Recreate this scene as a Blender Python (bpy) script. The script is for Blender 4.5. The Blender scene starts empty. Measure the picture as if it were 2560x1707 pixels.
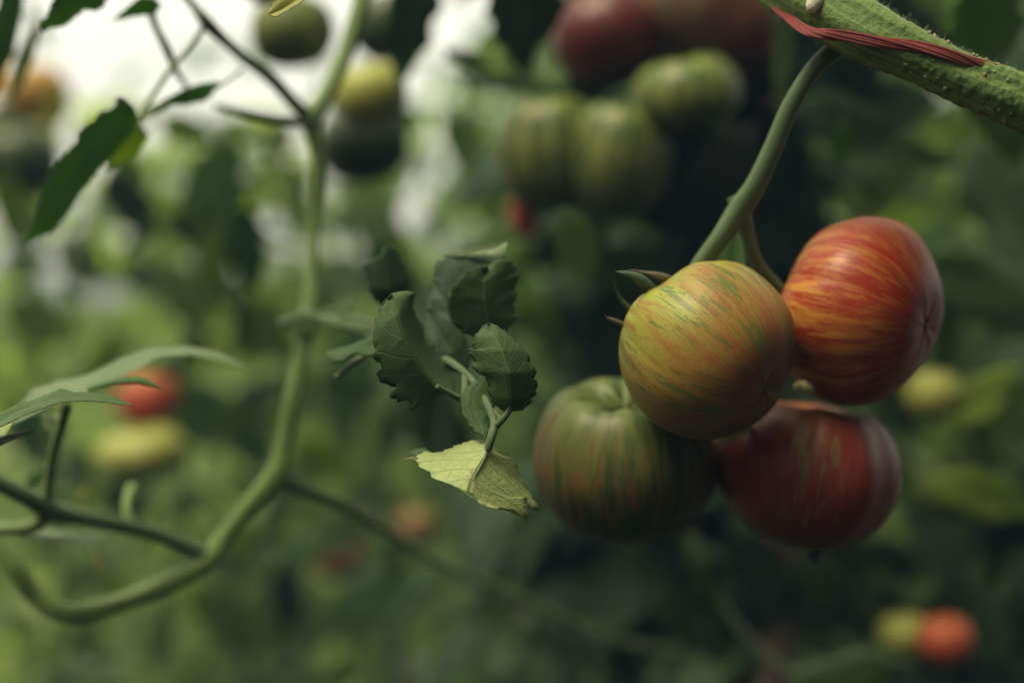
import bpy, math, random
from mathutils import Vector, Matrix, noise as mnoise
R = math.radians
scene = bpy.context.scene
COL = scene.collection

# ------------------------------------------------------------------ camera, world, sun, exposure
CZ = 1.25                      # camera height
K = 36.0 / 50.0                # picture width per metre of distance
cam = bpy.data.objects.new('camera', bpy.data.cameras.new('camera'))
COL.objects.link(cam)
cam.location = (0, 0, CZ)
cam.rotation_euler = (R(90), 0, 0)
cam.data.lens = 50
cam.data.sensor_width = 36
cam.data.clip_start = 0.02
cam.data.clip_end = 400
cam.data.dof.use_dof = True
cam.data.dof.focus_distance = 0.553
cam.data.dof.aperture_fstop = 2.35
cam.data.dof.aperture_blades = 0
scene.camera = cam

SUN_EL, SUN_AZ = 62, -128      # azimuth clockwise from +Y (minus: from the left, behind the camera)
world = bpy.data.worlds.new('World')
scene.world = world
world.use_nodes = True
wn, wl = world.node_tree.nodes, world.node_tree.links
wn.clear()
sky = wn.new('ShaderNodeTexSky'); sky.sky_type = 'NISHITA'; sky.sun_disc = False
sky.sun_elevation = R(SUN_EL); sky.sun_rotation = R(SUN_AZ)
sky.air_density = 1.6; sky.dust_density = 4.0; sky.ozone_density = 1.0
hs = wn.new('ShaderNodeHueSaturation'); hs.inputs['Saturation'].default_value = 0.10
tint = wn.new('ShaderNodeMix'); tint.data_type = 'RGBA'; tint.blend_type = 'MULTIPLY'
tint.inputs['Factor'].default_value = 1.0
tint.inputs['B'].default_value = (1.0, 0.955, 0.76, 1)
bg = wn.new('ShaderNodeBackground'); bg.inputs['Strength'].default_value = 0.15
wo = wn.new('ShaderNodeOutputWorld')
wl.new(sky.outputs[0], hs.inputs['Color']); wl.new(hs.outputs[0], tint.inputs['A'])
wl.new(tint.outputs['Result'], bg.inputs['Color']); wl.new(bg.outputs[0], wo.inputs['Surface'])

sun = bpy.data.objects.new('sun', bpy.data.lights.new('sun', 'SUN'))
COL.objects.link(sun)
sun.data.energy = 1.3
sun.data.angle = R(22)
sun.data.color = (1.0, 0.91, 0.68)
az, el = R(SUN_AZ), R(SUN_EL)
sdir = Vector((math.sin(az) * math.cos(el), math.cos(az) * math.cos(el), math.sin(el)))
sun.rotation_euler = sdir.to_track_quat('Z', 'Y').to_euler()

vs = scene.view_settings
vs.view_transform = 'Standard'; vs.look = 'None'; vs.gamma = 1; vs.exposure = 1.18
vs.use_curve_mapping = False
scene.cycles.use_denoising = True
scene.cycles.max_bounces = 8
scene.cycles.diffuse_bounces = 3
scene.cycles.transmission_bounces = 4
scene.cycles.volume_bounces = 0
scene.cycles.sample_clamp_indirect = 4

# ------------------------------------------------------------------ picture point -> point in the place
def P(px, py, Y):
    return Vector(((px - 1280) / 2560 * K * Y, Y, CZ - (py - 853.5) / 2560 * K * Y))
def Q(px, py, Y):              # the same in a 2352 wide reading of the photograph
    return P(px * 1.08844, py * 1.08844, Y)
ZR = {1: (1280, 500, 1.651), 2: (780, 560, 1.9855), 3: (0, 0, 2.3056), 4: (500, 0, 2.3056), 5: (1200, 0, 2.306),
      6: (1800, 0, 2.613), 7: (0, 800, 1.7288), 8: (700, 1200, 2.613), 9: (1500, 1200, 2.219), 10: (2000, 400, 1.743), 11: (400, 500, 1.96)}
def Z(r, x, y, Y):
    ox, oy, s = ZR[r]
    return P(ox + x / s, oy + y / s, Y)
def ZL(r, pts, Y=None):
    return [Z(r, p[0], p[1], p[2] if len(p) > 2 else Y) for p in pts]
def QL(pts, Y=None):
    return [Q(p[0], p[1], p[2] if len(p) > 2 else Y) for p in pts]

# ------------------------------------------------------------------ mesh collector
class MB:
    def __init__(s):
        s.v = []; s.f = []; s.a = []
    def grid(s, rows, attrs, close=False):
        n0 = len(s.v); m = len(rows[0])
        for r, ar in zip(rows, attrs):
            s.v += [tuple(p) for p in r]; s.a += [tuple(q) for q in ar]
        for i in range(len(rows) - 1):
            for j in range(m if close else m - 1):
                k = (j + 1) % m
                s.f.append((n0 + i * m + j, n0 + i * m + k, n0 + (i + 1) * m + k, n0 + (i + 1) * m + j))
        return n0
    def build(s, name, mat, root=None, solid=0):
        me = bpy.data.meshes.new(name)
        off = root.location if root else Vector((0, 0, 0))
        me.from_pydata([(x - off.x, y - off.y, z - off.z) for x, y, z in s.v], [], s.f)
        at = me.attributes.new('st', 'FLOAT_VECTOR', 'POINT')
        at.data.foreach_set('vector', [c for q in s.a for c in q])
        me.polygons.foreach_set('use_smooth', [True] * len(me.polygons))
        me.materials.append(mat)
        me.update()
        o = bpy.data.objects.new(name, me)
        COL.objects.link(o)
        if root:
            o.parent = root
        if solid:
            md = o.modifiers.new('thickness', 'SOLIDIFY'); md.thickness = solid; md.offset = 0
        return o

def tag(o, label=None, cat=None, group=None, kind=None):
    if label: o['label'] = label
    if cat: o['category'] = cat
    if group: o['group'] = group
    if kind: o['kind'] = kind
    return o
def empty(name, loc):
    o = bpy.data.objects.new(name, None)
    COL.objects.link(o); o.location = loc; o.empty_display_size = 0.02
    return o

def resample(pts, n):
    d = [0]
    for a, b in zip(pts, pts[1:]): d.append(d[-1] + (b - a).length)
    out = []; j = 0
    for i in range(n):
        t = d[-1] * i / (n - 1)
        while j < len(pts) - 2 and d[j + 1] < t: j += 1
        s = d[j + 1] - d[j]
        out.append(pts[j].lerp(pts[j + 1], (t - d[j]) / s if s > 1e-9 else 0))
    return out
def catmull(pts, per=8):
    out = []
    n = len(pts)
    for i in range(n - 1):
        p0, p1, p2, p3 = pts[max(i - 1, 0)], pts[i], pts[i + 1], pts[min(i + 2, n - 1)]
        for k in range(per):
            t = k / per
            out.append(0.5 * ((2 * p1) + (p2 - p0) * t + (2 * p0 - 5 * p1 + 4 * p2 - p3) * t * t + (3 * p1 - p0 - 3 * p2 + p3) * t ** 3))
    out.append(pts[-1])
    return out

def tube(mb, pts, rad, seg=12, per=6, bump=0.0, bfreq=200, ridges=0, ridge_amp=0.0, seed=0, cap=True):
    """Tapered smooth tube; rad a list of radii, one per given point."""
    vp = [Vector((p.x, p.y, p.z, r)) for p, r in zip(pts, rad)] if isinstance(rad, (list, tuple)) else [Vector((p.x, p.y, p.z, rad)) for p in pts]
    c = catmull(vp, per)
    rows = []; at = []
    nrm = None; dist = 0
    for i, q in enumerate(c):
        p = q.xyz
        a = c[max(i - 1, 0)].xyz; b = c[min(i + 1, len(c) - 1)].xyz
        t = (b - a)
        t = t.normalized() if t.length > 1e-9 else Vector((0, 0, 1))
        if i: dist += (p - c[i - 1].xyz).length
        if nrm is None:
            nrm = t.orthogonal().normalized()
        nrm = (nrm - t * nrm.dot(t)).normalized()
        bi = t.cross(nrm)
        row = []; ar = []
        for k in range(seg):
            an = 2 * math.pi * k / seg
            dvec = nrm * math.cos(an) + bi * math.sin(an)
            r = q.w
            if ridges: r *= 1 + ridge_amp * math.cos(ridges * an + dist * 6)
            if bump:
                w = p + dvec * r
                r += bump * min(1.15, .15 + 1.25 * i / len(c)) * (mnoise.noise(w * bfreq + Vector((seed, 0, 0))) * 0.7 + mnoise.noise(w * bfreq * 2.3) * 0.4)
            row.append(p + dvec * r); ar.append((math.cos(an), math.sin(an), dist * 20))
        rows.append(row); at.append(ar)
    if cap:
        for end in (0, -1):
            ctr = sum(rows[end], Vector()) / seg
            r2 = [ctr + (q - ctr) * 0.05 for q in rows[end]]
            if end == 0: rows.insert(0, r2); at.insert(0, at[0])
            else: rows.append(r2); at.append(at[-1])
    mb.grid(rows, at, close=True)
    return c

# ------------------------------------------------------------------ materials
def nodes_of(name):
    m = bpy.data.materials.new(name); m.use_nodes = True
    m.node_tree.nodes.clear()
    N, L = m.node_tree.nodes, m.node_tree.links
    out = N.new('ShaderNodeOutputMaterial')
    return m, N, L, out
def mth(N, L, op, a, b=None, c=None, clamp=False):
    n = N.new('ShaderNodeMath'); n.operation = op; n.use_clamp = clamp
    for i, v in enumerate((a, b, c)):
        if v is None: continue
        if isinstance(v, (int, float)): n.inputs[i].default_value = v
        else: L.new(v, n.inputs[i])
    return n.outputs[0]
def mix(N, L, f, a, b, mode='MIX'):
    n = N.new('ShaderNodeMix'); n.data_type = 'RGBA'; n.blend_type = mode
    for key, v in (('Factor', f), ('A', a), ('B', b)):
        if isinstance(v, (int, float)): n.inputs[key].default_value = v
        elif isinstance(v, (tuple, list)): n.inputs[key].default_value = (*v[:3], 1)
        else: L.new(v, n.inputs[key])
    return n.outputs['Result']
def smooth(N, L, v, lo, hi):
    n = N.new('ShaderNodeMapRange'); n.interpolation_type = 'SMOOTHSTEP'
    L.new(v, n.inputs['Value']); n.inputs['From Min'].default_value = lo; n.inputs['From Max'].default_value = hi
    return n.outputs['Result']
def nz(N, L, vec, scale, detail=4, rough=0.55, dist=0.0):
    n = N.new('ShaderNodeTexNoise'); n.inputs['Scale'].default_value = scale
    n.inputs['Detail'].default_value = detail; n.inputs['Roughness'].default_value = rough
    n.inputs['Distortion'].default_value = dist
    if vec is not None: L.new(vec, n.inputs['Vector'])
    return n.outputs['Fac']
def attr(N, name):
    n = N.new('ShaderNodeAttribute'); n.attribute_name = name
    return n.outputs['Vector']
def vmul(N, L, v, k, off=(0, 0, 0)):
    n = N.new('ShaderNodeVectorMath'); n.operation = 'MULTIPLY_ADD'
    L.new(v, n.inputs[0]); n.inputs[1].default_value = k; n.inputs[2].default_value = off
    return n.outputs[0]

def leaf_mat(name, dark, light, trans=0.35, tcol=None, vein=(0.16, 0.2, 0.08), vamt=0.35, rough=0.5, spot=None, bump=1.0, spec=0.35):
    m, N, L, out = nodes_of(name)
    st = attr(N, 'st')
    sep = N.new('ShaderNodeSeparateXYZ'); L.new(st, sep.inputs[0])
    au = mth(N, L, 'ABSOLUTE', sep.outputs[0])
    tc = N.new('ShaderNodeTexCoord'); geo = tc.outputs['Object']
    n1 = nz(N, L, geo, 60, 4)
    fac = mth(N, L, 'ADD', mth(N, L, 'MULTIPLY', sep.outputs[2], 0.75), mth(N, L, 'MULTIPLY', mth(N, L, 'SUBTRACT', n1, 0.5), 0.9), clamp=True)
    col = mix(N, L, fac, dark, light)
    # veins: the midrib, side veins running forward from it, and a fine net between them
    mid = smooth(N, L, au, 0.05, 0.015)
    wob = mth(N, L, 'MULTIPLY', mth(N, L, 'SUBTRACT', nz(N, L, geo, 90, 2), 0.5), 0.22)
    ph = mth(N, L, 'ADD', mth(N, L, 'MULTIPLY', sep.outputs[1], 7.0), mth(N, L, 'MULTIPLY', au, -1.7))
    ph = mth(N, L, 'ADD', ph, wob)
    fr = mth(N, L, 'ABSOLUTE', mth(N, L, 'SUBTRACT', mth(N, L, 'FRACT', ph), 0.5))
    sec = smooth(N, L, fr, 0.07, 0.015)
    vo = N.new('ShaderNodeTexVoronoi'); vo.feature = 'DISTANCE_TO_EDGE'; vo.inputs['Scale'].default_value = 330
    L.new(geo, vo.inputs['Vector'])
    net = smooth(N, L, vo.outputs[0], 0.10, 0.02)
    veins = mth(N, L, 'MAXIMUM', mth(N, L, 'MAXIMUM', mid, mth(N, L, 'MULTIPLY', sec, 0.7)), mth(N, L, 'MULTIPLY', net, 0.3))
    col = mix(N, L, mth(N, L, 'MULTIPLY', veins, vamt), col, vein)
    if spot:
        sp = smooth(N, L, nz(N, L, geo, 38, 5, 0.7), 0.60, 0.68)
        col = mix(N, L, mth(N, L, 'MULTIPLY', sp, 0.8), col, spot)
    b = N.new('ShaderNodeBsdfPrincipled')
    L.new(col, b.inputs['Base Color']); b.inputs['Roughness'].default_value = rough
    b.inputs['Specular IOR Level'].default_value = spec
    h = mth(N, L, 'ADD', mth(N, L, 'MULTIPLY', veins, -1.0), mth(N, L, 'MULTIPLY', nz(N, L, geo, 420, 3), 0.5))
    bp = N.new('ShaderNodeBump'); bp.inputs['Strength'].default_value = 0.3 * bump; bp.inputs['Distance'].default_value = 0.0008
    L.new(h, bp.inputs['Height']); L.new(bp.outputs[0], b.inputs['Normal'])
    t = N.new('ShaderNodeBsdfTranslucent')
    tcol = tcol or (1.5, 1.5, 0.6)
    tm = mix(N, L, 1.0, col, tcol, 'MULTIPLY')
    L.new(tm, t.inputs['Color']); L.new(bp.outputs[0], t.inputs['Normal'])
    ms = N.new('ShaderNodeMixShader'); ms.inputs[0].default_value = trans
    L.new(b.outputs[0], ms.inputs[1]); L.new(t.outputs[0], ms.inputs[2]); L.new(ms.outputs[0], out.inputs['Surface'])
    return m

def stem_mat(name, c1, c2, rough=0.55, scale=120, bump=0.4, speck=None):
    m, N, L, out = nodes_of(name)
    st = attr(N, 'st'); tc = N.new('ShaderNodeTexCoord')
    s = vmul(N, L, st, (3.0, 3.0, 0.25))
    n1 = nz(N, L, s, 1.6, 5, 0.6)
    n2 = nz(N, L, tc.outputs['Object'], scale * 6, 4, 0.65)
    col = mix(N, L, smooth(N, L, n1, 0.3, 0.7), c1, c2)
    if speck:
        col = mix(N, L, mth(N, L, 'MULTIPLY', smooth(N, L, n2, 0.55, 0.7), 0.6), col, speck)
    b = N.new('ShaderNodeBsdfPrincipled'); L.new(col, b.inputs['Base Color'])
    b.inputs['Roughness'].default_value = rough; b.inputs['Specular IOR Level'].default_value = 0.3
    b.inputs['Sheen Weight'].default_value = 0.25; b.inputs['Sheen Roughness'].default_value = 0.4
    b.inputs['Sheen Tint'].default_value = (0.7, 0.8, 0.4, 1)
    h = mth(N, L, 'ADD', mth(N, L, 'MULTIPLY', n1, 0.8), mth(N, L, 'MULTIPLY', n2, 0.8))
    bp = N.new('ShaderNodeBump'); bp.inputs['Strength'].default_value = bump; bp.inputs['Distance'].default_value = 0.001
    L.new(h, bp.inputs['Height']); L.new(bp.outputs[0], b.inputs['Normal'])
    L.new(b.outputs[0], out.inputs['Surface'])
    return m

def tomato_mat(name, shoulder, cheek, bottom, streak, fleck, s_amt=0.8, f_amt=0.6, seed=0.0, rough=0.36, s_lo=0.45, s_hi=0.6,
               f_lo=0.56, f_hi=0.62, f_fade=None, cut=0.5, lo=0.1):
    """Skin with streaks that run from the stem end to the blossom end. st = (cos, sin, 0..1 from stem to blossom)."""
    m, N, L, out = nodes_of(name)
    st = attr(N, 'st')
    sep = N.new('ShaderNodeSeparateXYZ'); L.new(st, sep.inputs[0]); v = sep.outputs[2]
    tc = N.new('ShaderNodeTexCoord'); geo = tc.outputs['Object']
    lowf = mth(N, L, 'MULTIPLY', mth(N, L, 'SUBTRACT', nz(N, L, vmul(N, L, st, (1.1, 1.1, 1.2), (seed, 3, 1)), 1.3, 3), 0.5), 0.75)
    vv = mth(N, L, 'ADD', v, lowf)
    col = mix(N, L, smooth(N, L, vv, lo, cut), shoulder, cheek)
    col = mix(N, L, smooth(N, L, vv, cut, 0.95), col, bottom)
    s1 = nz(N, L, vmul(N, L, st, (5.0, 5.0, 2.2), (seed * 1.7, seed, 2)), 1.5, 6, 0.68, 0.35)
    sm = mth(N, L, 'MULTIPLY', smooth(N, L, s1, s_lo, s_hi), s_amt)
    col = mix(N, L, sm, col, streak)
    s3 = nz(N, L, vmul(N, L, st, (19.0, 19.0, 5.0), (seed, seed * 2.1, 5)), 1.2, 4, 0.6, 0.3)
    col = mix(N, L, mth(N, L, 'MULTIPLY', smooth(N, L, s3, 0.48, 0.60), 0.42), col, mix(N, L, 0.5, shoulder, streak))
    f1 = nz(N, L, vmul(N, L, st, (10.0, 10.0, 4.0), (seed * 0.7, 5, seed)), 1.6, 9, 0.74, 0.6)
    fmask = nz(N, L, vmul(N, L, st, (1.3, 1.3, 1.3), (seed, 1, 7)), 1.6, 2)
    f1 = mth(N, L, 'ADD', f1, mth(N, L, 'MULTIPLY', mth(N, L, 'SUBTRACT', fmask, 0.5), 0.30))
    fm = mth(N, L, 'MULTIPLY', smooth(N, L, f1, f_lo, f_hi), f_amt)
    if f_fade:
        fm = mth(N, L, 'MULTIPLY', fm, smooth(N, L, v, *f_fade))
    col = mix(N, L, fm, col, fleck)
    sp = nz(N, L, geo, 1900, 2)
    col = mix(N, L, 0.34, col, mix(N, L, smooth(N, L, sp, 0.40, 0.62), (0.35, 0.32, 0.28), (0.65, 0.68, 0.6)), 'OVERLAY')
    b = N.new('ShaderNodeBsdfPrincipled'); L.new(col, b.inputs['Base Color'])
    rr = mth(N, L, 'ADD', rough - 0.05, mth(N, L, 'MULTIPLY', nz(N, L, geo, 260, 4), 0.12))
    L.new(rr, b.inputs['Roughness'])
    b.inputs['Specular IOR Level'].default_value = 0.28
    b.inputs['Specular Tint'].default_value = (1.0, 0.92, 0.78, 1)
    b.inputs['Subsurface Weight'].default_value = 0.08
    b.inputs['Subsurface Radius'].default_value = (1.0, 0.4, 0.2); b.inputs['Subsurface Scale'].default_value = 0.004
    h = mth(N, L, 'ADD', mth(N, L, 'MULTIPLY', s1, 0.6), mth(N, L, 'MULTIPLY', sp, 0.22))
    bp = N.new('ShaderNodeBump'); bp.inputs['Strength'].default_value = 0.15; bp.inputs['Distance'].default_value = 0.001
    L.new(h, bp.inputs['Height']); L.new(bp.outputs[0], b.inputs['Normal'])
    L.new(b.outputs[0], out.inputs['Surface'])
    return m

def plain_mat(name, c1, c2, scale=300, rough=0.6):
    m, N, L, out = nodes_of(name)
    tc = N.new('ShaderNodeTexCoord')
    n1 = nz(N, L, tc.outputs['Object'], scale, 5, 0.6)
    b = N.new('ShaderNodeBsdfPrincipled'); L.new(mix(N, L, smooth(N, L, n1, 0.35, 0.65), c1, c2), b.inputs['Base Color'])
    b.inputs['Roughness'].default_value = rough
    bp = N.new('ShaderNodeBump'); bp.inputs['Strength'].default_value = 0.4; bp.inputs['Distance'].default_value = 0.002
    L.new(n1, bp.inputs['Height']); L.new(bp.outputs[0], b.inputs['Normal'])
    L.new(b.outputs[0], out.inputs['Surface'])
    return m

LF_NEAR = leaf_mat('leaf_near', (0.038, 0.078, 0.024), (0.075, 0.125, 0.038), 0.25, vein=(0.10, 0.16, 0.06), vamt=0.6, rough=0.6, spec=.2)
LF_BRIGHT = leaf_mat('leaf_bright_underside', (0.30, 0.36, 0.13), (0.44, 0.50, 0.20), 0.35, (1.2, 1.2, 0.7), vein=(0.13, 0.18, 0.07), vamt=0.75,
                     rough=0.5, spot=(0.20, 0.17, 0.06), bump=1.5)
LF_MID = leaf_mat('leaf_mid', (0.055, 0.125, 0.035), (0.11, 0.20, 0.055), 0.5, spec=.2)
LF_BACKLIT = leaf_mat('leaf_backlight_in_colour', (0.07, 0.14, 0.05), (0.13, 0.22, 0.075), 0.62, spec=.2)  # lighter, more translucent copy of the mid leaf: backlight put into the colour
LF_SHADE = leaf_mat('leaf_shade_in_colour', (0.030, 0.065, 0.028), (0.06, 0.11, 0.04), 0.4, spec=.2)  # darker copy of the mid leaf, shade put into its colour
LF_PALE = leaf_mat('leaf_pale', (0.15, 0.21, 0.10), (0.30, 0.36, 0.19), 0.4)
LF_LIME = leaf_mat('leaf_lime', (0.13, 0.20, 0.035), (0.27, 0.34, 0.065), 0.55, spec=.2)
LF_GLOW = leaf_mat('leaf_lime_light_in_colour', (0.28, 0.38, 0.05), (0.45, 0.52, 0.10), 0.6, spec=.2)  # lime leaf brightened: light painted in where the leaves hang shaded
LF_YELL = leaf_mat('leaf_yellow', (0.30, 0.30, 0.08), (0.42, 0.40, 0.14), 0.45, spot=(0.12, 0.07, 0.03))
LF_BACK = leaf_mat('leaf_back', (0.040, 0.095, 0.016), (0.26, 0.36, 0.035), 0.55, spot=(0.16, 0.09, 0.03), rough=.4, spec=.35)
LF_BACKD = leaf_mat('leaf_back_dark', (0.012, 0.034, 0.014), (0.06, 0.12, 0.030), 0.30, rough=.6, spec=.15)  # back leaf darkened, deep shade is part of the colour
LF_BACKP = leaf_mat('leaf_back_pale', (0.10, 0.18, 0.035), (0.38, 0.46, 0.12), 0.62, rough=.32, spec=.6)  # back leaf paled so the left background looks brighter lit
ST_MAIN = stem_mat('stem_main', (0.05, 0.10, 0.022), (0.16, 0.235, 0.055), 0.6, 160, 0.8, speck=(0.03, 0.05, 0.02))
ST_PED = stem_mat('stem_peduncle', (0.050, 0.085, 0.035), (0.10, 0.135, 0.055), 0.5)
ST_VINE = stem_mat('stem_vine', (0.085, 0.135, 0.03), (0.15, 0.21, 0.05), 0.5)
ST_DARK = stem_mat('stem_dark', (0.035, 0.06, 0.025), (0.07, 0.10, 0.04), 0.5)
ST_MIX = stem_mat('stem_branch', (0.06, 0.095, 0.03), (0.10, 0.14, 0.045), 0.5)
ST_DKRED = stem_mat('stem_dark_red', (0.05, 0.02, 0.016), (0.035, 0.03, 0.018), 0.6)
ST_BACK = stem_mat('stem_back', (0.09, 0.13, 0.05), (0.14, 0.18, 0.07), 0.6)
SCAR = plain_mat('corky_scar', (0.05, 0.035, 0.02), (0.12, 0.085, 0.04), 900)
SEPAL = leaf_mat('sepal_green', (0.04, 0.075, 0.04), (0.08, 0.12, 0.06), 0.15, vamt=0.1)
SEPALB = leaf_mat('sepal_brown', (0.10, 0.08, 0.05), (0.14, 0.11, 0.07), 0.1, vamt=0.1)
HAIR = plain_mat('plant_hair', (0.25, 0.30, 0.15), (0.35, 0.38, 0.2), 100)

# ------------------------------------------------------------------ the ground
mb = MB()
n = 60
rows = []; ats = []
for i in range(n + 1):
    t = i / n * 2 - 1; yy = math.copysign(abs(t) ** 3, t) * 150
    r_ = []; a_ = []
    for j in range(n + 1):
        u = j / n * 2 - 1; xx = math.copysign(abs(u) ** 3, u) * 150
        r_.append(Vector((xx, yy, 0.03 * mnoise.noise(Vector((xx * 1.5, yy * 1.5, 0)))))); a_.append((0, 0, 0))
    rows.append(r_); ats.append(a_)
mb.grid(rows, ats)
SOIL = plain_mat('soil', (0.035, 0.026, 0.018), (0.075, 0.06, 0.04), 12, 0.9)
tag(mb.build('ground', SOIL), kind='structure')

# ------------------------------------------------------------------ leaves
def leaf3(mb, mid, left, right, nt=46, nu=7, rnd=0.4, bulge=0.0006, wave=0.0005, seed=0, teeth=0.0):
    """Leaf blade between a midrib and two margins, all running base to tip."""
    m = resample(mid, nt); l = resample(left, nt); r = resample(right, nt)
    cp = Vector((0, 0, CZ))
    def blur(a, k):
        n = len(a); return [sum(a[max(0, i - k):i + k + 1][1:], a[max(0, i - k)]) / len(a[max(0, i - k):i + k + 1]) for i in range(n)]
    def calm(e):
        """keep the outline, even out the distance along it; also a version without teeth for the blade's inside"""
        ys = blur([p.y for p in e], nt // 7)
        e2 = [cp + (p - cp) * (y / p.y) for p, y in zip(e, ys)]
        k = max(2, nt // 14)
        sm = [sum(e2[max(0, i - k):i + k + 1], Vector()) / len(e2[max(0, i - k):i + k + 1]) for i in range(nt)]
        return e2, sm
    l, ls = calm(l); r, rs = calm(r)
    if teeth:
        for e, ph in ((l, .3), (r, .8)):
            ln = sum((b - a).length for a, b in zip(e, e[1:])); nt_ = max(3, ln / .0042); scale_ = min(1, ln / .05)
            for i in range(2, nt - 2):
                t = i / (nt - 1); o = e[i] - m[i]
                if o.length > .002:
                    sw = ((t * nt_ + ph + .5 * mnoise.noise(Vector((t * 5, ph * 9, ln * 90)))) % 1.0)
                    e[i] = e[i] + o.normalized() * teeth * scale_ * (sw - .5) * min(1, 8 * t * (1 - t)) * (1 + mnoise.noise(Vector((t * 11, ph, ln * 50))))
    rows = []; at = []
    for i in range(nt):
        t = i / (nt - 1); row = []; ar = []
        for j in range(-nu, nu + 1):
            u = j / nu; e, es = (l[i], ls[i]) if u < 0 else (r[i], rs[i])
            w_ = min(1, 6 * min(t, 1 - t))
            p = m[i].lerp(es.lerp(e, abs(u) ** 4 * w_ + (1 - w_)), abs(u))
            s = math.sin(math.pi * min(1, abs(u))) * math.sin(math.pi * t)
            w = mnoise.noise(Vector((u * 3 + seed, t * 6, seed * 1.3)))
            rib = 0.00012 * abs(math.sin(math.pi * (t * 7 - abs(u) * 1.7))) * math.sin(math.pi * min(1, abs(u) * 0.9)) ** 0.5
            p = p + Vector((0, -1, 0.25)) * (bulge * s + wave * w * abs(u) * 1.5 + rib)
            row.append(p); ar.append((u, t, rnd))
        rows.append(row); at.append(ar)
    mb.grid(rows, at)

def hero_leaf(root, mat, mid, left, right, label=None, solid=0.0003, **k):
    k.setdefault('teeth', 0.0013); k.setdefault('nt', 70)
    mb = MB(); leaf3(mb, mid, left, right, **k)
    o = mb.build('leaf', mat, root, solid)
    if label: o['label'] = label
    return o

def leaflet(mb, base, d, up, Lg, W, rnd, rng, nt=9, droop=0.6, fold=0.25):
    d = d.normalized(); up = (up - d * up.dot(d))
    up = up.normalized() if up.length > 1e-4 else d.orthogonal().normalized()
    side = d.cross(up)
    rows = []; at = []
    p = base.copy(); ph = rng.random() * 6; lob = rng.uniform(0.12, 0.3); nl = rng.choice((3, 4, 5))
    tw = rng.uniform(-0.5, 0.5)
    ax = side
    for i in range(nt + 1):
        t = i / nt
        w = W * 0.5 * (math.sin(math.pi * min(1, t * 0.97 + 0.03) ** 0.75) ** 0.75) * (1 + lob * (((t * nl) % 1.0) - 0.5) * 1.6)
        if i == nt: w = 0.0006
        row = []; ar = []
        for u in (-1, -0.5, 0, 0.5, 1):
            q = p + side * (w * u) + up * (abs(u) * w * fold + 0.12 * w * math.sin(ph + t * 9 + u * 3))
            row.append(q); ar.append((u, t, rnd))
        rows.append(row); at.append(ar)
        rot = Matrix.Rotation(-droop / nt, 3, ax)
        d = rot @ d; up = rot @ up
        rt = Matrix.Rotation(tw / nt, 3, d); side = rt @ side; up = rt @ up
        p = p + d * (Lg / nt)
    mb.grid(rows, at)

def compound(mf, ms, base, d, Lg, rng, rndc, size=1.0, n=3, sr=0.0016):
    """A tomato leaf: a drooping stalk with pairs of lobed leaflets and one at the tip."""
    d = d.normalized(); pts = [base.copy()]
    side = d.cross(Vector((0, 0, 1)))
    side = side.normalized() if side.length > 1e-3 else Vector((1, 0, 0))
    dr = rng.uniform(0.6, 1.5); dd = d.copy()
    for i in range(6):
        dd = Matrix.Rotation(-dr / 6, 3, side) @ dd
        pts.append(pts[-1] + dd * (Lg / 6))
    if ms is not None:
        tube(ms, pts, [sr * (1.3 - 0.15 * i) for i in range(7)], seg=5, per=1, cap=False)
    up = side.cross(dd)
    for k in range(n):
        q = pts[2 + k] if 2 + k < 6 else pts[5]
        loc = (pts[min(3 + k, 6)] - q).normalized()
        for s in (-1, 1):
            a = loc * 0.55 + side * s + Vector((rng.uniform(-.3, .3), rng.uniform(-.3, .3), rng.uniform(-.5, .2)))
            u2 = Vector((rng.uniform(-.4, .4), rng.uniform(-.4, .4), 1))
            l2 = size * rng.uniform(0.045, 0.07)
            leaflet(mf, q, a, u2, l2, l2 * rng.uniform(0.45, 0.65), min(1, max(0, rndc + rng.uniform(-.25, .25))), rng, droop=rng.uniform(0.1, 1.1))
    leaflet(mf, pts[-1], dd, up, size * 0.075, size * 0.042, rndc, rng, droop=0.5)

def tomato_plant(x, y, h, spread, nl, mat, seed, label, group='tomato plants behind', tone=(0.0, 1.0), z0=0.0, zmin=0.25, size=1.0, lean=0.15, stem=None):
    rng = random.Random(seed)
    root = empty('tomato_plant', (x, y, z0))
    tag(root, label, 'tomato plant', group)
    sp = []; k = 9
    lx, ly = rng.uniform(-lean, lean), rng.uniform(-lean, lean)
    for i in range(k):
        t = i / (k - 1)
        sp.append(Vector((x + lx * t + 0.03 * math.sin(t * 7 + seed), y + ly * t + 0.03 * math.cos(t * 6 + seed), z0 + h * t)))
    ms = MB(); tube(ms, sp, [0.009 * (1.1 - 0.7 * i / k) for i in range(k)], seg=8, per=4)
    mf = MB(); mr = MB()
    c = resample(sp, 60)
    for i in range(nl):
        t = zmin + (1 - zmin) * (i + rng.random()) / nl
        b = c[min(59, int(t * 59))]
        a = i * 2.4 + rng.uniform(-.5, .5)
        d = Vector((math.cos(a), math.sin(a), rng.uniform(0.1, 0.8)))
        Lg = spread * rng.uniform(0.6, 1.1) * (1.0 if t < .8 else 0.7)
        compound(mf, mr, b, d, Lg, rng, rng.uniform(*tone), size=size)
    ms.build('stem', stem or ST_BACK, root)
    mr.build('leaf_stalks', ST_BACK, root)
    mf.build('foliage', mat, root)
    return root

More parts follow.
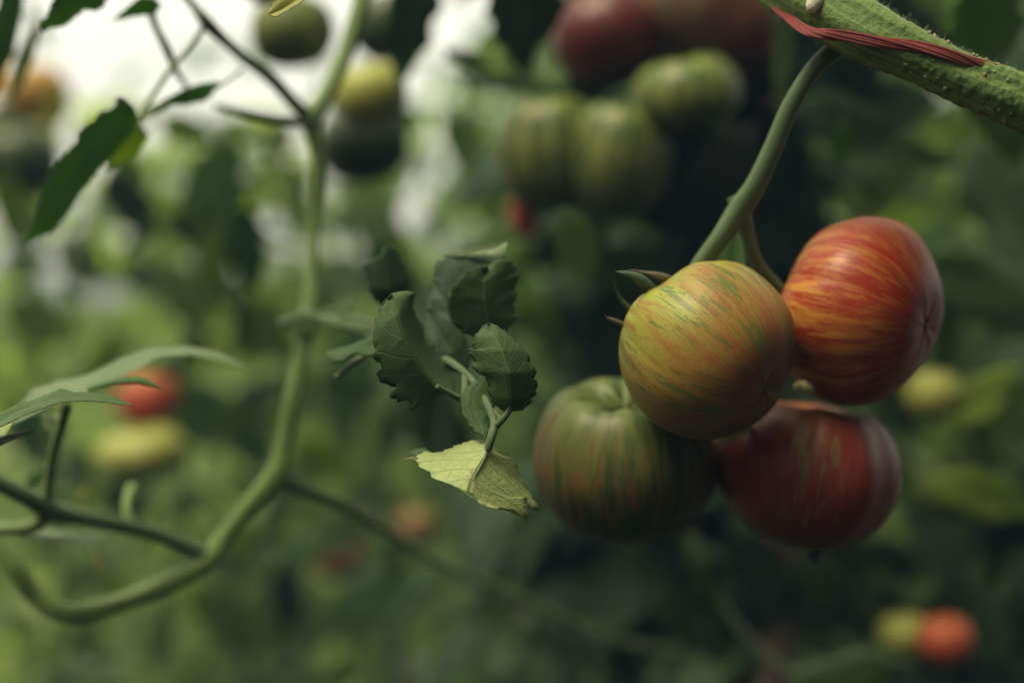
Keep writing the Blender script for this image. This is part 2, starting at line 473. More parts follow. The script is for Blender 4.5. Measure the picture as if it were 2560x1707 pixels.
# ------------------------------------------------------------------ tomatoes
def tomato(label, c, rx, rz, axis, mat, lobes=5, lobe_amp=0.04, phase=0.0, dimple=0.22, seed=0, nv=64, nu=96, group=None, ry=None,
           calyx=None, spin=0.0, scar=True, dents=(), blossom=0.05, crease=None, stemlen=0.02, root_name='tomato'):
    """c centre, rx radius across the axis, rz along it; axis points from the stem end to the blossom end."""
    axis = Vector(axis).normalized(); zl = -axis
    hint = Vector((0, 1, 0)) if abs(zl.y) < 0.9 else Vector((0, 0, 1))
    xl = hint.cross(zl).normalized(); yl = zl.cross(xl)
    xl, yl = xl * math.cos(spin) + yl * math.sin(spin), yl * math.cos(spin) - xl * math.sin(spin)
    M = Matrix((xl, yl, zl)).transposed()
    ry = ry or rx
    root = empty(root_name, c)
    tag(root, label, 'tomato', group)
    sv = Vector((seed * 3.1, seed * 1.7, seed))
    def surf(th, ph):
        s, co = math.sin(th), math.cos(th)
        up = max(0.0, co)
        lw = (0.25 + 0.75 * up) * s ** 0.6
        pw = ph + phase + 0.35 * math.sin(ph + seed) + 0.2 * math.sin(2 * ph + seed * 2)
        cr = abs(math.cos(pw * lobes / 2)) ** 0.7 * (0.75 + 0.25 * math.sin(ph * 2 + seed * 1.3))
        lob = 1 + lobe_amp * lw * (cr - 0.6) * 2
        if crease:
            for ca, cw, cd in crease:
                dd = math.atan2(math.sin(ph - ca), math.cos(ph - ca))
                lob -= cd * math.exp(-(dd / cw) ** 2) * s ** 0.5
        irr = 1 + 0.022 * mnoise.noise(Vector((s * math.cos(ph), s * math.sin(ph), co)) * 1.3 + sv)
        fl = s ** 0.86
        x = rx * fl * math.cos(ph) * lob * irr; yv = ry * fl * math.sin(ph) * lob * irr
        zz = rz * co * irr
        dm = math.exp(-(th / 0.42) ** 2); zz -= rz * dimple * 1.3 * dm * (1 + 0.25 * math.cos(lobes * (ph + phase)))
        bm = math.exp(-((math.pi - th) / 0.22) ** 2); zz += rz * blossom * bm
        # puckers running into the blossom scar
        pk = math.exp(-((math.pi - th) / 0.42) ** 2); zz += rz * 0.014 * pk * abs(math.sin(ph * 3.5 + seed))
        p = Vector((x, yv, zz))
        if dents:
            wd = (M @ p).normalized()
            for dv, wdt, dep in dents:
                an = wd.angle(Vector(dv).normalized())
                p = p * (1 - dep * math.exp(-(an / wdt) ** 2))
        return p
    rows = []; at = []
    for i in range(nv + 1):
        th = math.pi * (0.004 + 0.992 * i / nv)
        row = []; ar = []
        for j in range(nu):
            ph = 2 * math.pi * j / nu
            row.append(c + M @ surf(th, ph)); ar.append((math.cos(ph), math.sin(ph), i / nv))
        rows.append(row); at.append(ar)
    mb = MB(); n0 = mb.grid(rows, at, close=True)
    mb.f.append(tuple(n0 + j for j in range(nu))); mb.f.append(tuple(n0 + nv * nu + j for j in reversed(range(nu))))
    mb.build('skin', mat, root)
    if scar:
        ms = MB(); bp_ = c + M @ surf(math.pi * 0.998, 0)
        rng = random.Random(seed)
        ring = []
        for rr, hh in ((0.0002, 0.0007), (0.0011, 0.0006), (0.0017, -0.0004)):
            ring.append([bp_ + M @ Vector((rr * math.cos(a) * (1 + .5 * math.sin(5 * a)), rr * math.sin(a) * (1 + .5 * math.sin(5 * a)), -hh)) for a in [2 * math.pi * k / 20 for k in range(20)]])
        ms.grid(ring, [[(0, 0, 0)] * 20] * 3, close=True)
        ms.f.append(tuple(range(20)))
        ms.build('blossom_scar', SCAR, root)
    if calyx:
        top = c + M @ surf(0.01, 0)
        rng = random.Random(seed + 9)
        cx = empty_part = None
        ms = MB(); tube(ms, [top - zl * 0.002, top + zl * stemlen * 0.5, top + zl * stemlen + xl * 0.003], [0.0035, 0.0028, 0.0024], seg=10)
        ms.build('stalk', ST_PED, root)
        ml = MB()
        for k in range(5):
            a = 2 * math.pi * k / 5 + rng.uniform(-.2, .2)
            dv = xl * math.cos(a) + yl * math.sin(a) + zl * rng.uniform(.2, .7)
            leaflet(ml, top + zl * 0.002, dv, zl, rx * 0.75, 0.007, rng.random(), rng, nt=8, droop=-0.6)
        ml.build('calyx', SEPAL, root)
    return root, M

T_FRONT = tomato_mat('skin_green_orange', (0.23, 0.25, 0.036), (0.24, 0.125, 0.032), (0.18, 0.036, 0.016), (0.23, 0.070, 0.024), (0.072, 0.105, 0.024),
                     0.75, 0.85, rough=0.43, seed=2.0, f_lo=0.53, f_hi=0.57, s_lo=0.45, s_hi=0.6, cut=0.70, lo=0.32)
T_RED = tomato_mat('skin_red_gold', (0.450, 0.270, 0.045), (0.378, 0.135, 0.023), (0.153, 0.014, 0.009), (0.225, 0.016, 0.008), (0.342, 0.225, 0.045),
                   0.97, 0.38, seed=7.3, s_lo=0.40, s_hi=0.54, f_lo=0.53, f_hi=0.62, f_fade=(0.80, 0.40), cut=0.5)
T_GREEN = tomato_mat('skin_green_striped', (0.078, 0.101, 0.020), (0.086, 0.090, 0.023), (0.039, 0.039, 0.016), (0.022, 0.045, 0.011), (0.195, 0.051, 0.016),
                     0.92, 0.85, rough=0.44, seed=4.1, f_lo=0.53, f_hi=0.60, f_fade=(0.2, 0.45))
T_LRED = tomato_mat('skin_red_green', (0.180, 0.060, 0.022), (0.165, 0.026, 0.013), (0.090, 0.013, 0.009), (0.128, 0.015, 0.010), (0.128, 0.112, 0.034),
                    0.8, 0.75, seed=9.4, f_lo=0.54, f_hi=0.62)
T_BGREEN = tomato_mat('skin_back_green', (0.17, 0.21, 0.04), (0.16, 0.17, 0.04), (0.035, 0.04, 0.015), (0.02, 0.05, 0.012), (0.20, 0.12, 0.04),
                      1.0, 0.5, seed=5.5, cut=.42, s_lo=.44, s_hi=.53)  # light shoulder, dark bottom: top light and underside shade painted into the skin
T_BMIX = tomato_mat('skin_back_mixed', (0.10, 0.11, 0.03), (0.13, 0.035, 0.018), (0.06, 0.014, 0.010), (0.022, 0.035, 0.012), (0.16, 0.13, 0.045),
                    0.9, 0.7, seed=1.2)  # skin colour halved to stand for the low light on the truss
T_BMAR = tomato_mat('skin_back_maroon_dimmed', (0.09, 0.024, 0.012), (0.085, 0.014, 0.009), (0.05, 0.010, 0.008), (0.05, 0.012, 0.010), (0.16, 0.06, 0.02),
                    0.8, 0.5, seed=6.6)  # maroon skin, darkened further for the dim light around it
T_BRED = tomato_mat('skin_back_red', (0.338, 0.098, 0.030), (0.315, 0.041, 0.019), (0.225, 0.015, 0.011), (0.338, 0.075, 0.022), (0.300, 0.105, 0.030), 0.4, 0.2, seed=3.9)
T_BDIM = tomato_mat('skin_back_brick', (0.33, 0.09, 0.035), (0.30, 0.04, 0.02), (0.20, 0.018, 0.012), (0.33, 0.08, 0.03), (0.3, 0.1, 0.03), 0.4, 0.2, seed=3.1)
T_BYEL = tomato_mat('skin_back_lime', (0.285, 0.300, 0.068), (0.270, 0.270, 0.060), (0.195, 0.180, 0.045), (0.165, 0.203, 0.045), (0.225, 0.210, 0.060), 0.4, 0.3, seed=8.8)
T_BDARK = tomato_mat('skin_back_darkgreen_shade', (0.075, 0.11, 0.025), (0.03, 0.045, 0.014), (0.018, 0.022, 0.010), (0.022, 0.04, 0.012), (0.05, 0.05, 0.018), 0.6, 0.3, seed=6.1, cut=.4, lo=.05)  # dark green skin with deep shade worked into the colour
T_BDULL = tomato_mat('skin_back_dull', (0.20, 0.13, 0.04), (0.20, 0.07, 0.03), (0.12, 0.04, 0.02), (0.14, 0.12, 0.04), (0.2, 0.08, 0.03), 0.5, 0.3, seed=2.8)
T_BORG = tomato_mat('skin_back_orange', (0.375, 0.240, 0.045), (0.360, 0.180, 0.038), (0.262, 0.098, 0.022), (0.338, 0.225, 0.045), (0.300, 0.225, 0.045), 0.4, 0.2, seed=4.8)

FG = 'tomatoes of the sharp front cluster'
tomato('greenish orange tomato with green flecks, frontmost of the four in the cluster', Q(1625, 806, 0.583), 0.0365, 0.0335,
       (0.56, -0.52, -0.44), T_FRONT, lobes=5, lobe_amp=0.06, phase=0.7, dimple=0.2, seed=1, dents=[((-.47,-.2,.86),.22,.075),((-.88,-.2,.40),.35,-.05),((.30,0,.92),.4,-.035),((-.75,-.2,-.6),.4,.03),((.9,-.2,-.3),.4,.03)], nv=110, nu=160, group=FG)
tomato('glossy red tomato with golden streaks and a star shaped scar, highest in the cluster', Q(1973, 718, 0.613), 0.0400, 0.0325,
       (0.74, -0.60, -0.20), T_RED, lobes=4, lobe_amp=0.08, phase=0.2, dimple=0.2, seed=2, dents=[((-.25,-.1,.97),.14,.05),((.45,-.2,.85),.35,-.05),((-.7,-.2,.6),.4,.04),((.6,-.2,-.75),.4,.03)], nv=110, nu=160, group=FG,
       crease=[(1.55, 0.22, 0.05)])
tomato('dark green tomato with brown streaks and ribbed shoulders, at the lower left of the cluster', Q(1435, 1047, 0.636), 0.0415, 0.0375,
       (0.02, 0.30, -1), T_GREEN, lobes=7, lobe_amp=0.055, phase=0.3, dimple=0.36, seed=3, nv=110, nu=160, group=FG, scar=False)
tomato('deep red tomato with olive streaks and a fold on its right, lowest in the cluster', Q(1857, 1078, 0.632), 0.0410, 0.0350,
       (-0.16, 0.05, -1), T_LRED, lobes=4, lobe_amp=0.045, phase=0.9, dimple=0.26, seed=4, nv=110, nu=160, group=FG, crease=[(5.45, 0.24, 0.055)])

# ------------------------------------------------------------------ the front vine on the right: thick stem, fruit stalk, sepals, hairs
vine = empty('tomato_vine', Q(1900, 60, 0.575))
tag(vine, 'thick hairy green vine at the top right carrying the curved fruit stalk', 'vine')
mp = ZL(6, [(250, -210, .60), (450, -70, .585), (650, 30, .575), (850, 150, .568), (1060, 265, .562), (1300, 375, .558), (1550, 500, .555), (1800, 600, .552), (2020, 690, .55), (2400, 860, .55)])
mb = MB()
mainc = tube(mb, mp, [.0108, .0112, .0122, .0122, .0112, .0100, .0098, .0104, .0108, .0115], seg=90, per=28, bump=0.0009, bfreq=420, ridges=6, ridge_amp=0.045)
mb.build('stem', ST_MAIN, vine)
# root bumps on the lower part of the stem
mb = MB(); rng = random.Random(5)
for i in range(46):
    q = mainc[rng.randrange(130, len(mainc) - 20)]
    a = rng.uniform(0, 6.28); ctr = q.xyz + Vector((0.35 * math.sin(a), -abs(math.cos(a)), 0)).normalized().lerp(Vector((0, 0, math.sin(a))), 0.6).normalized() * q.w
    r = rng.uniform(.0004, .0010)
    rows = [[ctr + Vector((math.cos(b) * math.sin(t), math.sin(b) * math.sin(t), math.cos(t))) * r for b in [k * math.pi / 4 for k in range(8)]] for t in (0.1, 0.8, 1.6, 2.4, 3.0)]
    mb.grid(rows, [[(0, 0, 0)] * 8] * 5, close=True)
o = mb.build('root_bumps', plain_mat('root_bump', (0.16, 0.14, 0.06), (0.28, 0.25, 0.12), 900), vine); o['kind'] = 'stuff'
mb = MB()
for i in range(3200):
    q = mainc[rng.randrange(5, len(mainc) - 2)]; q2 = mainc[min(len(mainc) - 1, mainc.index(q) + 1)]
    t = (q2.xyz - q.xyz).normalized(); n1 = t.orthogonal().normalized(); n2 = t.cross(n1); a = rng.uniform(0, 6.28)
    dv = n1 * math.cos(a) + n2 * math.sin(a)
    b = q.xyz + dv * q.w * 0.96; ln = rng.uniform(.0010, .0032); e = b + (dv + Vector((rng.uniform(-.4, .4), rng.uniform(-.4, .4), rng.uniform(-.4, .4)))) * ln
    w = 0.000045; sd = dv.cross(t).normalized() * w; td = t * w
    k = len(mb.v); mb.v += [tuple(b + sd), tuple(b - sd * .5 + td), tuple(b - sd * .5 - td), tuple(e)]; mb.a += [(0, 0, 0)] * 4
    mb.f += [(k, k + 1, k + 3), (k + 1, k + 2, k + 3), (k + 2, k, k + 3)]
o = mb.build('hairs', HAIR, vine); o['kind'] = 'stuff'
# fruit stalk and its fork
mb = MB()
tube(mb, QL([(1960, 70, .582), (1925, 108, .582), (1868, 160, .584), (1815, 245, .588), (1775, 340, .592), (1735, 425, .596), (1700, 478, .600), (1655, 545, .602), (1605, 615, .606), (1570, 690, .608)]),
     [.0060, .0044, .0036, .0037, .0040, .0044, .0050, .0042, .0039, .0036], seg=28, per=12, ridges=3, ridge_amp=0.04)
mb.build('fruit_stalk', ST_PED, vine)
mb = MB()
tube(mb, QL([(1690, 450, .602), (1708, 500, .603), (1722, 560, .606), (1745, 615, .612), (1790, 670, .620)]), [.004, .0034, .0028, .0029, .0032], seg=20, per=10)
tube(mb, QL([(1700, 500, .604), (1712, 560, .612), (1722, 640, .622), (1740, 760, .64)]), [.003, .0016, .0015, .0016], seg=12, per=6)
mb.build('stalk_fork', ST_PED, vine)
hero_leaf(vine, LF_MID, QL([(1690, 660), (1690, 560), (1700, 490)], .66), QL([(1690, 660), (1640, 600), (1670, 530), (1700, 490)], .66),
          QL([(1690, 660), (1735, 620), (1735, 540), (1700, 490)], .655), label='plain green leaf seen through the fork of the stalk')
def sepal(pts, w, mat, twist=0.5):
    mb = MB(); c = catmull(pts, 6); rows = []; at = []
    for i, p in enumerate(c):
        t = i / (len(c) - 1)
        tan = (c[min(i + 1, len(c) - 1)] - c[max(i - 1, 0)]).normalized()
        sd = tan.cross(Vector((0.2, -1, 0.2))).normalized()
        sd = Matrix.Rotation(twist * (t - .3) * 2, 3, tan) @ sd
        nn = tan.cross(sd)
        ww = w * (1 - t) ** 0.55 * (0.75 + 0.5 * math.sin(t * 3))
        rows.append([p + sd * ww * u + nn * ww * 0.5 * u * u for u in (-1, -.5, 0, .5, 1)]); at.append([(u, t, 0.5) for u in (-1, -.5, 0, .5, 1)])
    mb.grid(rows, at)
    return mb.build('sepal', mat, vine, 0.0005)
s_ = sepal(ZL(1, [(640, 430, .585), (590, 385, .580), (540, 330, .572), (480, 302, .566), (428, 296, .562)]), .0034, SEPAL, .6)
sepal(ZL(1, [(680, 350, .590), (640, 325, .586), (590, 305, .582), (540, 295, .578), (480, 288, .576)]), .0019, SEPALB, 1.2)
sepal(ZL(1, [(540, 490, .580), (490, 455, .577), (445, 400, .574), (425, 350, .571), (418, 322, .569)]), .0014, SEPAL, 1.5)
sepal(ZL(1, [(510, 530, .580), (460, 515, .577), (420, 495, .574), (392, 485, .571), (380, 468, .569)]), .0011, SEPALB, .8)
# dark remnant under the lowest tomato and calyx bits in the gaps between the fruits
mb = MB(); tube(mb, ZL(9, [(1215, 330, .625), (1225, 370, .622), (1205, 410, .621), (1180, 440, .620)]), [.0022, .0016, .0022, .0034], seg=12, per=6, bump=.0004, bfreq=500)
o = mb.build('dry_flower', plain_mat('dry_flower', (0.012, 0.010, 0.009), (0.03, 0.025, 0.02), 600), vine); o['label'] = 'dark dried flower remnant under the lowest tomato'
mb = MB(); tube(mb, ZL(1, [(1170, 770, .603), (1205, 772, .600), (1240, 790, .602)]), [.0016, .0030, .0016], seg=12, per=6)
tube(mb, ZL(1, [(835, 1000, .612), (880, 985, .608), (930, 955, .606), (985, 935, .612)]), [.0012, .0016, .0026, .0014], seg=12, per=6)
mb.build('calyx_tip', stem_mat('calyx_tip', (0.40, 0.38, 0.18), (0.5, 0.4, 0.2)), vine)
# cut stub, pale
stub = MB(); tube(stub, ZL(6, [(640, -60, .5635), (625, 5, .5625), (605, 50, .5625), (598, 72, .5645)]), [.0030, .0033, .0027, .0012], seg=16, per=6, bump=.0004, bfreq=600)
o = stub.build('twine_end', plain_mat('pale_fibre', (0.42, 0.40, 0.30), (0.60, 0.57, 0.45), 700), None)
tag(o, 'pale frayed end of white twine lying on the thick stem', 'twine')

# red twine: five twisted strands wrapped round the stem
tw = catmull(ZL(6, [(300, -60, .588), (350, 30, .583), (450, 125, .574), (560, 195, .5625), (680, 225, .5555), (860, 246, .5535), (1060, 275, .5510), (1260, 305, .5485), (1450, 345, .5460), (1620, 395, .5455), (1750, 440, .5465), (1850, 472, .5485), (1900, 520, .557)]), 12)
mb = MB()
for s in range(9):
    pts = []; rad = []
    for i, p in enumerate(tw):
        t = i / (len(tw) - 1)
        tan = (tw[min(i + 1, len(tw) - 1)] - tw[max(i - 1, 0)]).normalized()
        n1 = Vector((0, -1, 0)); n1 = (n1 - tan * n1.dot(tan)).normalized(); n2 = tan.cross(n1)
        a = s * 0.698 + t * 9
        rr = 0.00105 * (1 + .5 * math.sin(math.pi * t)) * (0.55 + 0.45 * (s % 3) / 2)
        pts.append(p + n1 * math.cos(a) * rr * 0.55 + n2 * math.sin(a) * rr * 1.25); rad.append(0.00065)
    tube(mb, pts, rad, seg=8, per=1)
m, N, L, out = nodes_of('red_fibre')
st = attr(N, 'st'); f = nz(N, L, vmul(N, L, st, (6, 6, 0.6)), 2.2, 5, 0.7)
b = N.new('ShaderNodeBsdfPrincipled'); L.new(mix(N, L, smooth(N, L, f, .35, .65), (0.12, 0.012, 0.010), (0.33, 0.045, 0.03)), b.inputs['Base Color'])
b.inputs['Roughness'].default_value = 0.5
bp = N.new('ShaderNodeBump'); bp.inputs['Distance'].default_value = .0008; bp.inputs['Strength'].default_value = .8
L.new(f, bp.inputs['Height']); L.new(bp.outputs[0], b.inputs['Normal']); L.new(b.outputs[0], out.inputs['Surface'])
tag(mb.build('twine', m), 'red fibrous twine wound around the thick green stem at the top right', 'twine')

# ------------------------------------------------------------------ the left vine with the leafy shoot in the middle
lv = empty('tomato_vine', Q(480, 1280, 0.73))
tag(lv, 'blurred green vine bending down the left side, with a sharp leafy shoot', 'vine')
mb = MB()
tube(mb, QL([(845, -60, .77), (825, 20, .765), (790, 130, .76), (745, 225, .752), (716, 275, .75), (728, 350, .75), (732, 430, .75), (722, 520, .75), (716, 620, .745), (712, 710, .74), (694, 810, .735), (672, 920, .73), (652, 1020, .73), (628, 1098, .728), (570, 1165, .726), (515, 1235, .724), (478, 1283, .722), (400, 1333, .72), (300, 1375, .716), (215, 1402, .712), (140, 1405, .708), (80, 1365, .705), (30, 1300, .70), (-30, 1215, .70)]),
     [0.0051, 0.0049, 0.0046, 0.0046, 0.0055, 0.0037, 0.0033, 0.0033, 0.0037, 0.0048, 0.0044, 0.0044, 0.0048, 0.0058, 0.0049, 0.0049, 0.0060, 0.0053, 0.0049, 0.0051, 0.0055, 0.0049, 0.0046, 0.0044], seg=20, per=8, bump=0.0006, bfreq=110, ridges=5, ridge_amp=.05)
mb.build('stem', ST_VINE, lv)
def branch(pts, rad, mat=ST_VINE, root=lv, name='branch', **k):
    mb = MB(); tube(mb, pts, rad, seg=12, per=8, **k); return mb.build(name, mat, root)
branch(QL([(630, 1090, .728), (700, 1125, .74), (790, 1160, .76), (880, 1215, .79), (1000, 1290, .83), (1130, 1345, .87), (1250, 1400, .90), (1420, 1470, .95), (1560, 1500, 1.0)]), [.0046, .0038, .0036, .0034, .0030, .0028, .0028, .0026, .0026], ST_MIX)
branch(QL([(480, 1275, .722), (400, 1240, .715), (310, 1212, .705), (200, 1190, .69), (115, 1172, .68), (60, 1140, .67), (-30, 1095, .66)]), [.0052, .0040, .0040, .0040, .0050, .0042, .0040], ST_DARK)
branch(QL([(105, 1180, .68), (85, 1205, .68), (40, 1213, .68), (-30, 1216, .68)]), [.0035, .0034, .0032, .0030])
branch(QL([(300, 1215, .705), (292, 1160, .71), (305, 1120, .72)]), [.0026, .0026, .0034])
# upper twigs
branch(ZL(3, [(1800, 690, .75), (1700, 600, .74), (1560, 450, .72), (1420, 345, .71), (1290, 230, .70), (1190, 130, .69), (1120, 40, .69), (1050, -40, .69)]), [.0045, .0034, .0032, .0028, .0026, .0032, .0020, .0016], ST_DARK)
branch(ZL(3, [(1830, 710, .75), (1700, 700, .74), (1560, 685, .735), (1400, 650, .73), (1240, 610, .73)]), [.0038, .0028, .0026, .0022, .0014], ST_DARK)
branch(ZL(3, [(860, 40, .69), (900, 160, .69), (960, 280, .69), (1005, 390, .695), (1060, 480, .70), (1100, 520, .70)]), [.0022, .0018, .0022, .0016, .0012, .001], ST_DARK)
branch(ZL(3, [(1180, 150, .69), (1080, 290, .69), (1000, 380, .69), (900, 520, .685), (820, 640, .675), (790, 700, .67)]), [.0014, .0011, .0014, .0013, .0013, .0014])
branch(ZL(3, [(820, 700, .67), (860, 660, .67), (1050, 545, .68), (1250, 500, .69), (1400, 400, .70)]), [.0014, .0012, .0010, .0009, .0008])
# upper left leaves
hero_leaf(lv, LF_BACKLIT, ZL(3, [(795, 690), (700, 680), (600, 780), (480, 920), (380, 1060), (290, 1220), (210, 1330), (125, 1415)], .662),
          ZL(3, [(795, 690), (775, 620), (735, 575), (690, 552), (665, 562), (680, 600), (630, 625), (560, 650), (545, 690), (480, 730), (440, 765), (455, 800), (400, 860), (345, 925), (295, 990), (250, 1090), (210, 1230), (175, 1340), (125, 1415)], .655),
          ZL(3, [(795, 690), (770, 760), (700, 830), (640, 905), (580, 965), (520, 1050), (450, 1130), (400, 1225), (300, 1340), (200, 1385), (125, 1415)], .668), rnd=0.35,
          label='long drooping dark green leaf against the bright sky')
hero_leaf(lv, LF_LIME, ZL(3, [(800, 700), (760, 790), (690, 880), (600, 980)], .685), ZL(3, [(800, 700), (720, 780), (640, 880), (600, 980)], .68),
          ZL(3, [(800, 700), (860, 780), (790, 890), (700, 950), (600, 980)], .70), rnd=0.6, label='yellow green leaf glowing behind the long drooping leaf')
hero_leaf(lv, LF_BACKLIT, ZL(3, [(820, 690), (930, 620), (1050, 560), (1150, 520), (1260, 475)], .68), ZL(3, [(820, 690), (860, 620), (960, 570), (1060, 515), (1140, 490), (1250, 470)], .675),
          ZL(3, [(820, 690), (900, 660), (990, 605), (1100, 605), (1180, 580), (1230, 540), (1260, 475)], .69))
hero_leaf(lv, LF_BACKLIT, ZL(3, [(560, -60), (470, 10), (360, 90), (250, 195)], .64), ZL(3, [(430, -90), (330, -30), (290, 30), (275, 90), (235, 130), (235, 165), (250, 195)], .635),
          ZL(3, [(640, -50), (600, 40), (560, 65), (490, 60), (440, 100), (380, 145), (330, 160), (280, 165), (250, 195)], .645), rnd=0.3)
hero_leaf(lv, LF_BACKLIT, ZL(3, [(920, 30), (850, 30), (760, 70), (640, 125)], .665), ZL(3, [(930, 30), (880, -20), (800, -10), (740, 40), (640, 125)], .66),
          ZL(3, [(930, 30), (900, 75), (850, 90), (760, 100), (640, 125)], .67))
hero_leaf(lv, LF_YELL, ZL(3, [(1780, -40), (1700, 10), (1630, 55), (1560, 85), (1520, 65)], .565), ZL(3, [(1640, -60), (1590, -20), (1570, 30), (1550, 75), (1518, 62)], .565),
          ZL(3, [(1800, -40), (1740, 15), (1670, 55), (1610, 92), (1570, 98), (1520, 65)], .558), rnd=0.5, label='small curled yellow leaf tip with brown edge at the top')
# leaves in front at the left edge
hero_leaf(lv, LF_NEAR, ZL(7, [(-60, 470, .58), (60, 405, .572), (150, 365, .568), (270, 330, .565), (400, 335, .562), (500, 350, .560), (575, 370, .56)]),
          ZL(7, [(-60, 440, .59), (20, 395, .58), (80, 360, .577), (150, 345, .574), (220, 315, .572), (270, 293, .570), (310, 312, .568), (400, 315, .565), (470, 322, .562), (530, 345, .56), (575, 370, .56)]),
          ZL(7, [(-60, 490, .565), (30, 450, .562), (100, 415, .56), (180, 385, .558), (260, 355, .557), (330, 350, .557), (420, 350, .557), (500, 362, .558), (575, 370, .56)]), rnd=0.75, bulge=.0005,
          label='sharp narrow green leaf pointing right at the left edge')
hero_leaf(lv, LF_PALE, ZL(7, [(60, 430, .62), (200, 330, .63), (330, 270, .635), (480, 190, .64), (640, 140, .645), (800, 125, .65), (950, 150, .655), (1100, 215, .66)]),
          ZL(7, [(60, 400, .63), (140, 300, .635), (250, 265, .64), (400, 235, .645), (520, 165, .65), (640, 125, .655), (800, 112, .66), (950, 140, .66), (1100, 215, .66)]),
          ZL(7, [(60, 450, .61), (220, 370, .615), (380, 310, .62), (500, 260, .625), (600, 215, .63), (680, 165, .635), (820, 150, .64), (950, 180, .65), (1100, 215, .66)]), rnd=0.2,
          label='long pale arching leaf over the red tomato')
hero_leaf(lv, LF_MID, ZL(7, [(380, 300, .60), (500, 265, .60), (600, 262, .60), (715, 300, .60)]), ZL(7, [(380, 290, .605), (500, 250, .605), (620, 250, .603), (715, 300, .60)]),
          ZL(7, [(380, 310, .60), (500, 280, .60), (600, 275, .60), (715, 300, .60)], ))
hero_leaf(lv, LF_PALE, ZL(7, [(-40, 540, .575), (40, 510, .572), (150, 478, .57)]), ZL(7, [(-40, 515, .58), (40, 495, .574), (150, 474, .57)]), ZL(7, [(-40, 560, .57), (50, 520, .568), (150, 482, .57)]), rnd=.1)
hero_leaf(lv, LF_BRIGHT, ZL(7, [(-60, 480, .59), (20, 480, .59), (60, 440, .59)]), ZL(7, [(-60, 450, .6), (30, 430, .6), (60, 440, .59)]), ZL(7, [(-60, 560, .585), (10, 530, .585), (60, 440, .59)]), rnd=.1)
branch(ZL(7, [(290, 370, .64), (265, 460, .65), (235, 560, .66), (215, 680, .67), (205, 800, .68)]), [.0022, .0024, .0024, .0024, .0024], ST_VINE)
hero_leaf(lv, LF_PALE, ZL(7, [(180, 410), (230, 460), (260, 540)], .66), ZL(7, [(180, 410), (180, 470), (260, 540)], .66), ZL(7, [(180, 410), (280, 410), (260, 540)], .66), rnd=0.2)
hero_leaf(lv, LF_MID, ZL(7, [(120, 740), (140, 690), (210, 655), (300, 650)], .72), ZL(7, [(110, 740), (120, 670), (220, 640), (300, 650)], .72), ZL(7, [(120, 740), (150, 710), (220, 670), (300, 650)], .72), rnd=.5)
hero_leaf(lv, LF_PALE, ZL(7, [(60, 900), (200, 925), (330, 935), (470, 940)], .69), ZL(7, [(60, 890), (200, 900), (330, 915), (470, 930)], .70), ZL(7, [(60, 930), (200, 950), (340, 965), (470, 950)], .68), rnd=.2)
for (x, y, dx, dy) in ((360, 700, 10, 110), (400, 980, 40, 120), (330, 740, 60, 60)):
    hero_leaf(lv, LF_YELL, ZL(7, [(x, y), (x + dx * .5, y + dy * .5), (x + dx, y + dy)], .76), ZL(7, [(x, y), (x + dx * .5 - 22, y + dy * .6), (x + dx, y + dy)], .76), ZL(7, [(x, y), (x + dx * .5 + 22, y + dy * .5), (x + dx, y + dy)], .75), rnd=.1)

# leafy shoot in the centre
branch(ZL(2, [(-140, 500, .735), (0, 455, .72), (150, 500, .69), (330, 560, .655), (520, 610, .62), (660, 670, .60), (760, 740, .585), (840, 840, .572), (890, 940, .562), (905, 1000, .558), (890, 1060, .556), (872, 1120, .556)]),
       [.0034, .0027, .0023, .0020, .0018, .0016, .0014, .0013, .0014, .0016, .0017, .0015], ST_PED, name='leaf_stalk')
branch(ZL(2, [(905, 1010, .558), (940, 975, .556), (975, 930, .555), (985, 880, .554)]), [.0016, .0014, .0012, .0008], ST_PED, name='leaf_stalk')
branch(ZL(2, [(760, 750, .585), (750, 862, .572), (690, 845, .566), (620, 805, .560)]), [.0014, .0013, .0011, .0010], ST_PED, name='leaf_stalk')
branch(ZL(2, [(330, 600, .62), (240, 665, .61), (180, 710, .605), (120, 760, .60)]), [.0016, .0015, .0014, .0013], ST_PED, name='leaf_stalk')
hero_leaf(lv, LF_NEAR, ZL(2, [(745, 862, .572), (660, 830, .564), (600, 790, .560), (555, 740, .557), (500, 655, .554), (455, 560, .553), (425, 450, .554), (405, 385, .557), (395, 345, .562)]),
          ZL(2, [(720, 856, .570), (640, 830, .564), (612, 845, .561), (580, 888, .56), (530, 905, .56), (485, 925, .562), (502, 888, .558), (480, 878, .557), (430, 882, .558), (390, 862, .56), (385, 835, .56), (425, 815, .556), (390, 803, .556), (350, 790, .556), (322, 762, .557), (318, 735, .557), (350, 718, .555), (345, 700, .554), (315, 682, .554), (300, 655, .554), (312, 622, .553), (303, 570, .553), (306, 520, .553), (315, 470, .554), (330, 420, .555), (355, 385, .557), (395, 345, .562)]),
          ZL(2, [(745, 862, .572), (710, 830, .578), (700, 780, .582), (665, 740, .584), (660, 690, .586), (620, 650, .586), (600, 590, .586), (560, 570, .585), (548, 500, .582), (515, 450, .580), (500, 395, .576), (512, 338, .570), (450, 335, .566), (395, 345, .562)]), rnd=.55, bulge=.0007, nt=90,
          label='sharp toothed leaf with its tip up, leftmost of the shoot')
